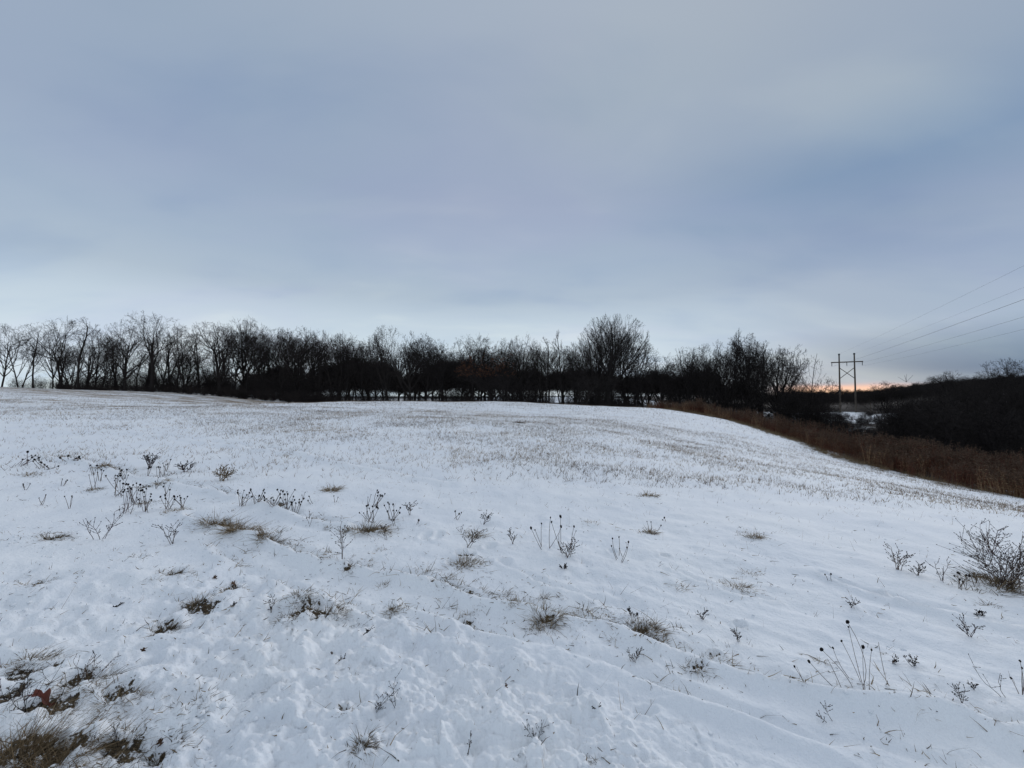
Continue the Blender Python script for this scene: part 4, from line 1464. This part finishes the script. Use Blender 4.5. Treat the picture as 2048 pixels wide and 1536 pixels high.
seed_weed('small six-headed weed right of the tall centre weed', (1242, 1134), [
    (1236, 1124, 1225, 1077, 2.2), (1238, 1120, 1238, 1074, 2.0), (1242, 1132, 1257, 1084, 2.4), (1242, 1130, 1254, 1095, 2.2),
    (1234, 1128, 1223, 1092, 2.0), (1246, 1124, 1239, 1097, 1.6), (1250, 1130, 1258, 1120, 0)])
seed_weed('three thin black-headed stalks with a fuzzy tan foot', (1303, 1076), [
    (1303, 1074, 1302, 1044, 1.6), (1306, 1076, 1322, 1051, 2.0), (1300, 1070, 1294, 1043, 1.4), (1303, 1080, 1308, 1092, 1.6)])
seed_weed('pair of short black-headed stalks on the right slope', (1663, 1170), [
    (1663, 1168, 1662, 1148, 2.2), (1656, 1166, 1650, 1149, 1.8), (1666, 1170, 1672, 1160, 0)])
seed_weed('tall single stalk with drooping head at left, above the rounded tuft', (190, 974), [
    (188, 972, 194, 931, 2.4), (192, 974, 186, 946, 1.4), (186, 974, 178, 950, 1.2)])
seed_weed('three stalks with black heads at the lower right edge', (2040, 1402), [
    (2046, 1398, 2040, 1322, 2.6), (2046, 1400, 2044, 1336, 2.2), (2040, 1404, 2022, 1356, 2.4), (2044, 1404, 2060, 1330, 2.5)])

random.seed(31)
G_L = 'crowd of black-headed weeds at left'


def rnd_weed(px, py, n, w_, h_, label, group=None, mat=None, hr=2.0):
    st = []
    hr = hr * 1.25
    for i in range(n + 3 if n > 3 else n):
        bx = px + random.uniform(-.2, .2) * w_
        st.append((bx, py + random.uniform(-2, 2), px + random.uniform(-.55, .55) * w_, py - h_ * random.uniform(.45, 1.05), hr * random.uniform(.6, 1.1)))
    return seed_weed(label, (px, py), st, mat, group)


for px, py, n, w_, h_, lab in [
    (238, 988, 5, 50, 36, 'black-headed weed at the left end of the left crowd'),
    (252, 1024, 5, 46, 48, 'tall branching black-headed weed in front of the left crowd'),
    (292, 1022, 5, 26, 46, 'upright pair of pale stems with black heads in the left crowd'),
    (268, 1000, 5, 40, 34, 'black-headed weed leaning right in the middle of the left crowd'),
    (338, 1014, 5, 36, 34, 'black-headed weed at the right end of the left crowd'),
    (362, 1012, 4, 26, 22, 'short dark weed right of the left crowd'),
    (140, 930, 4, 40, 18, 'low dotted weed behind the old wheel track at left'),
    (486, 1012, 5, 40, 34, 'black-headed weed, left end of the middle crowd'),
    (515, 1014, 6, 34, 34, 'dense black-headed weed, second of the middle crowd'),
    (545, 1022, 7, 34, 40, 'tallest black-headed weed of the middle crowd'),
    (572, 1022, 6, 34, 42, 'black-headed weed with reaching stems, third of the middle crowd'),
    (592, 1024, 4, 22, 28, 'black-headed weed, right end of the middle crowd'),
    (740, 1046, 6, 46, 34, 'black-headed weed growing out of the dark tussock'),
    (784, 1044, 6, 34, 40, 'black-headed weed right of the dark tussock'),
    (752, 1008, 4, 34, 26, 'faint thin weed behind the dark tussock'),
    (910, 1042, 3, 24, 22, 'thin two-headed weed in clean snow right of the dark tussock'),
    (1330, 1046, 2, 20, 12, 'small weed on the upper right slope'),
    (835, 1054, 2, 12, 18, 'two short stalks in clean snow left of centre'),
    (45, 936, 4, 60, 34, 'dotted pinkish weed near the left edge, tall'),
    (92, 944, 4, 60, 24, 'dotted weed near the left edge, low'),
    (1925, 1180, 4, 40, 34, 'black-headed stalks at the left foot of the bush at right'),
]:
    rnd_weed(px, py, n, w_, h_, lab, None, M_STEMP if 'pink' in lab or 'branch' in lab else None)
# faint extras of the left crowd that nothing tells apart
for k in range(16):
    px, py = random.uniform(20, 345), random.uniform(940, 1010)
    rnd_weed(px, py, 3, 18, 20, 'thin dotted weed among the many at far left of the snow field', G_L, hr=1.5)
for k in range(10):
    px, py = random.uniform(600, 800), random.uniform(995, 1080)
    rnd_weed(px, py, 2, 14, 18, 'thin dotted weed scattered round the dark tussock', 'thin weeds round the dark tussock', hr=1.5)


# branching weeds with buds
def twiggy(px, py, wpx, hpx, label, n=3, mat=None, lean=0., name='branching_weed', buds=True, dense=4, cat='weed', rmin=.0013):
    x, y = ghit(px, py)
    s = y / F
    H = hpx * s
    R = random.Random(int(px + py * 3))
    segs, bud = [], []
    rr = max(rmin * .8, .00062 * y)
    for k in range(n):
        a = R.uniform(0, 6.28)
        d = rnorm((math.cos(a) * .5 * wpx / hpx + lean, math.sin(a) * .3, 1))
        p = (R.gauss(0, .06) * wpx * s, R.gauss(0, .04) * wpx * s, -.01)
        L = H * R.uniform(.7, 1.1)
        for i in range(6):
            d = rnorm((d[0] + R.gauss(0, .12), d[1] + R.gauss(0, .12), d[2] + R.gauss(0, .06)))
            q = tuple(p[j] + d[j] * L / 6 for j in range(3))
            segs.append((*p, *q, rr * (1.2 - .1 * i), rr * (1.1 - .1 * i)))
            p = q
            if i > 0:
                for _ in range(R.randrange(0, dense)):
                    dd = off_dir(d, math.radians(R.uniform(30, 65)), R)
                    dd = rnorm((dd[0], dd[1], abs(dd[2]) * .8 + .1))
                    LL = L * R.uniform(.12, .38)
                    pp = q
                    for i2 in range(2):
                        qq = tuple(pp[j] + dd[j] * LL / 2 for j in range(3))
                        segs.append((*pp, *qq, rr * .7, rr * .55))
                        dd = rnorm((dd[0] + R.gauss(0, .2), dd[1] + R.gauss(0, .2), dd[2] + .1))
                        pp = qq
                        if buds:
                            bud.append((*pp, *(pp[j] + dd[j] * rr * 4.5 for j in range(3)), rr * .9, rr * 1.7))
    root = bpy.data.objects.new(name, None)
    COL.objects.link(root)
    root.location = (x, y, h1(x, y))
    root['label'] = label
    root['category'] = cat
    V_, Q_ = tubes(np.array(segs), 3)
    link('stem', np_mesh('stem', V_, Q_, {'tint': np.full(len(V_), R.uniform(.1, .7))}, mat or M_STEM), root)
    if bud:
        V_, Q_ = tubes(np.array(bud), 4)
        link('bud', np_mesh('bud', V_, Q_, {'tint': np.full(len(V_), .6)}, M_SEED if mat is not M_GRASST else M_GRASS), root, kind='stuff')
    return root


for px, py, wpx, hpx, n, ln, mt, lab in [
    (345, 1084, 44, 46, 4, 0, M_STEM, 'small dark candelabra weed with buds on clean snow at left'),
    (198, 1076, 60, 66, 4, .1, M_STEMP, 'pinkish forking weed on clean snow left of the candelabra weed'),
    (445, 962, 56, 30, 12, .2, M_GRASST, 'golden brown bushy clump at the top of the left slope'),
    (300, 938, 34, 30, 8, .1, M_STEMP, 'pale upright bunch of stems on the far left slope'),
    (370, 942, 34, 20, 7, 0, M_STEMP, 'faint grey bunch left of the golden brown clump'),
    (820, 1032, 10, 30, 3, 0, M_STEM, 'single narrow spike of a weed in clean snow, centre left'),
    (1135, 1128, 44, 34, 6, 0, M_STEM, 'low budded sprigs at the foot of the tall centre weed'),
    (1128, 1150, 16, 12, 3, 0, M_STEM, 'little sprig just below the centre weeds'),
    (1025, 1096, 22, 24, 3, 0, M_STEM, 'small curly weed left of the tall centre weed'),
    (965, 1052, 30, 34, 3, .2, M_STEMP, 'thin forked stalk above the pale arching grass'),
    (685, 1126, 34, 76, 3, .0, M_STEM, 'tall bare forked stalk left of centre above the brown clump'),
    (772, 1082, 14, 34, 2, -.1, M_STEM, 'thin dark forked stalk at the right end of the dark tussock'),
    (935, 1104, 30, 40, 4, .3, M_STEM, 'upright forked twigs on the snow mound'),
    (1405, 1242, 16, 20, 3, 0, M_STEM, 'lone curly sprig in smooth snow right of centre'),
    (1477, 1278, 22, 32, 3, 0, M_STEM, 'lone dark sprig with beads above the furrow'),
    (1702, 1220, 14, 24, 3, 0, M_STEM, 'short upright sprig on the right snow'),
    (1798, 1150, 40, 44, 6, 0, M_STEM, 'leafy dry weed, tallest on the right slope'),
    (1835, 1160, 36, 30, 4, 0, M_STEM, 'smaller dry weed beside the tallest one on the right slope'),
    (1884, 1168, 24, 44, 3, -.3, M_STEMP, 'thin forked pinkish stalk near the bush at right'),
    (1942, 1275, 26, 36, 5, -.3, M_STEMP, 'dark leaning sprig below the bush at right'),
    (1962, 1238, 26, 12, 5, 0, M_STEM, 'low dark clump of sprigs left of the right edge'),
    (1925, 1416, 12, 34, 3, -.1, M_STEM, 'short dark spike near the lower right corner'),
    (1950, 1400, 20, 20, 2, -.2, M_STEM, 'small twig right of the dark spike'),
    (2014, 1416, 60, 100, 2, -1.0, M_STEM, 'long arching stalk with feathery tip, lower right'),
    (1782, 1328, 20, 18, 3, 0, M_STEM, 'small budded sprig right of the large weed'),
    (1830, 1340, 44, 22, 4, -.3, M_STEM, 'curly sprig with buds right of the large weed'),
    (1664, 1440, 110, 40, 2, -1.8, M_STEM, 'fallen budded twig with one upright shoot, bottom right'),
    (1270, 1328, 34, 26, 4, .2, M_STEM, 'little beaded weed left of the bent blade'),
    (1262, 1232, 44, 14, 4, .8, M_STEMP, 'leaning feathery reddish sprig above the red-brown clump'),
    (1068, 1500, 40, 46, 4, -.3, M_SEED, 'dark uprooted twig with side shoots lying at the bottom centre'),
    (1195, 1452, 44, 12, 2, -1.2, M_SEED, 'tiny dark twig above the bottom edge right of centre'),
    (792, 1430, 20, 56, 2, -.1, M_SEED, 'dark jointed twig stuck in rough snow, bottom left of centre'),
    (752, 1436, 30, 40, 3, .4, M_STEM, 'crooked dark sprig left of the jointed twig'),
    (668, 1352, 60, 20, 1, 1.2, M_STEM, 'thin long straw lying across the rough snow'),
    (935, 1530, 16, 40, 2, .1, M_STEM, 'fine dark sprig at the bottom edge, centre'),
    (725, 1296, 34, 22, 3, .3, M_STEM, 'dark twig scraps below the widest bare patch'),
    (545, 1236, 20, 34, 2, .1, M_STEM, 'upright sprig at the left of the widest bare patch'),
    (465, 1238, 24, 12, 2, 0, M_STEMP, 'tiny purple sprig right of the diagonal streak'),
    (240, 1512, 44, 44, 3, -.6, M_SEED, 'dark broken twig at the bottom edge, lower left'),
    (55, 1440, 40, 90, 4, .1, M_SEED, 'dark knotty stalk left of the rust leaf'),
    (170, 1370, 120, 60, 9, .5, M_STEM, 'mesh of dark seedy stems above the rust leaf'),
    (225, 1215, 40, 12, 2, .9, M_STEM, 'thin dark twigs lying on the left slope'),
]:
    twiggy(px, py, wpx, hpx, lab, n, mt, ln)
# the dense bush at the right edge
twiggy(2010, 1180, 150, 110, 'dense tangled dry bush at the right edge of the snow', 34, M_STEM, -.05, 'dry_bush', True, 5, 'bush')
tuft(1998, 1178, 130, 54, 'matted brown grass inside the dry bush at the right edge', 420, None, .005, 1.1, .1, .8)
twiggy(1985, 1110, 60, 60, 'wispy stems above the dry bush at the right edge', 6, M_STEMP, .1)


# rust-coloured oak leaf, lobed and curled
def oak_leaf(px, py, size_px, rot, label, tilt=None):
    tilt = tilt or (.7 + .4 * math.sin(px), .7 * math.cos(px * 1.7))
    x, y = ghit(px, py)
    s = (size_px if size_px > 40 else size_px * .62) * y / F
    out = [(0, -.62), (.025, -.60), (.03, -.42), (.16, -.40), (.36, -.44), (.46, -.38), (.34, -.30), (.14, -.20), (.12, -.12), (.30, -.06),
           (.50, .02), (.52, .12), (.36, .12), (.14, .06), (.11, .14), (.22, .28), (.30, .42), (.20, .42), (.09, .32), (.05, .46), (0, .52)]
    L_ = [(-a, b * .97 + .01) for a, b in out[::-1][1:-1]]
    P = out + L_
    bm = bmesh.new()
    top = []
    rr = random.Random(int(px))
    for a, b in P:
        top.append(bm.verts.new((a * s, b * s, s * (.35 * a * a + .10 * math.sin(b * 6) + rr.uniform(-.02, .02)))))
    spine = [bm.verts.new((0, b * s, s * (.10 * math.sin(b * 6) - .015))) for b in (-.45, -.2, 0, .2, .4)]
    # fan strips from the spine to the outline
    def nearest(b):
        return min(range(5), key=lambda q: abs((-.45, -.2, 0, .2, .4)[q] - b))
    N_ = len(P)
    for q in range(N_):
        a_, b_ = top[q], top[(q + 1) % N_]
        sa, sb = spine[nearest(P[q][1])], spine[nearest(P[(q + 1) % N_][1])]
        try:
            bm.faces.new((a_, b_, sa))
            if sa is not sb:
                bm.faces.new((b_, sb, sa))
        except ValueError:
            pass
    bmesh.ops.recalc_face_normals(bm, faces=bm.faces[:])
    me_ = bpy.data.meshes.new('oak_leaf')
    bm.to_mesh(me_)
    bm.free()
    a_ = me_.attributes.new('tint', 'FLOAT', 'POINT')
    a_.data.foreach_set('value', [rr.random() for _ in me_.vertices])
    me_.materials.append(M_LEAF if size_px > 40 else M_BROWN)
    o = link('oak_leaf', me_, None, (x, y, h1(x, y) + (.045 if size_px > 40 else .004)), label=label, cat='leaf')
    o.rotation_euler = (tilt[0], tilt[1], rot)
    md = o.modifiers.new('thick', 'SOLIDIFY')
    md.thickness = .0008
    return o


oak_leaf(90, 1424, 62, 2.3, 'rust red lobed oak leaf lying in the lower left corner', (.7, .15))
oak_leaf(665, 1312, 20, 1.0, 'small brown curled leaf on rough snow left of centre')
oak_leaf(285, 1318, 16, .4, 'tiny brown leaf scrap on the left slope below the black hole')
oak_leaf(468, 1178, 22, 2.0, 'curled brown leaf stuck upright on the clod at left')
oak_leaf(430, 1160, 16, .2, 'small dark leaf above the clod at left')
oak_leaf(676, 1236, 16, 1.4, 'brown leaf scrap on top of the widest bare patch')
oak_leaf(1012, 1396, 14, .8, 'tiny brown leaf stuck in a footprint at the bottom centre')
oak_leaf(157, 1380, 30, 1.2, 'brown leaf half buried above the rust red leaf')
oak_leaf(320, 1508, 22, .5, 'dull red leaf scrap at the bottom edge, lower left')
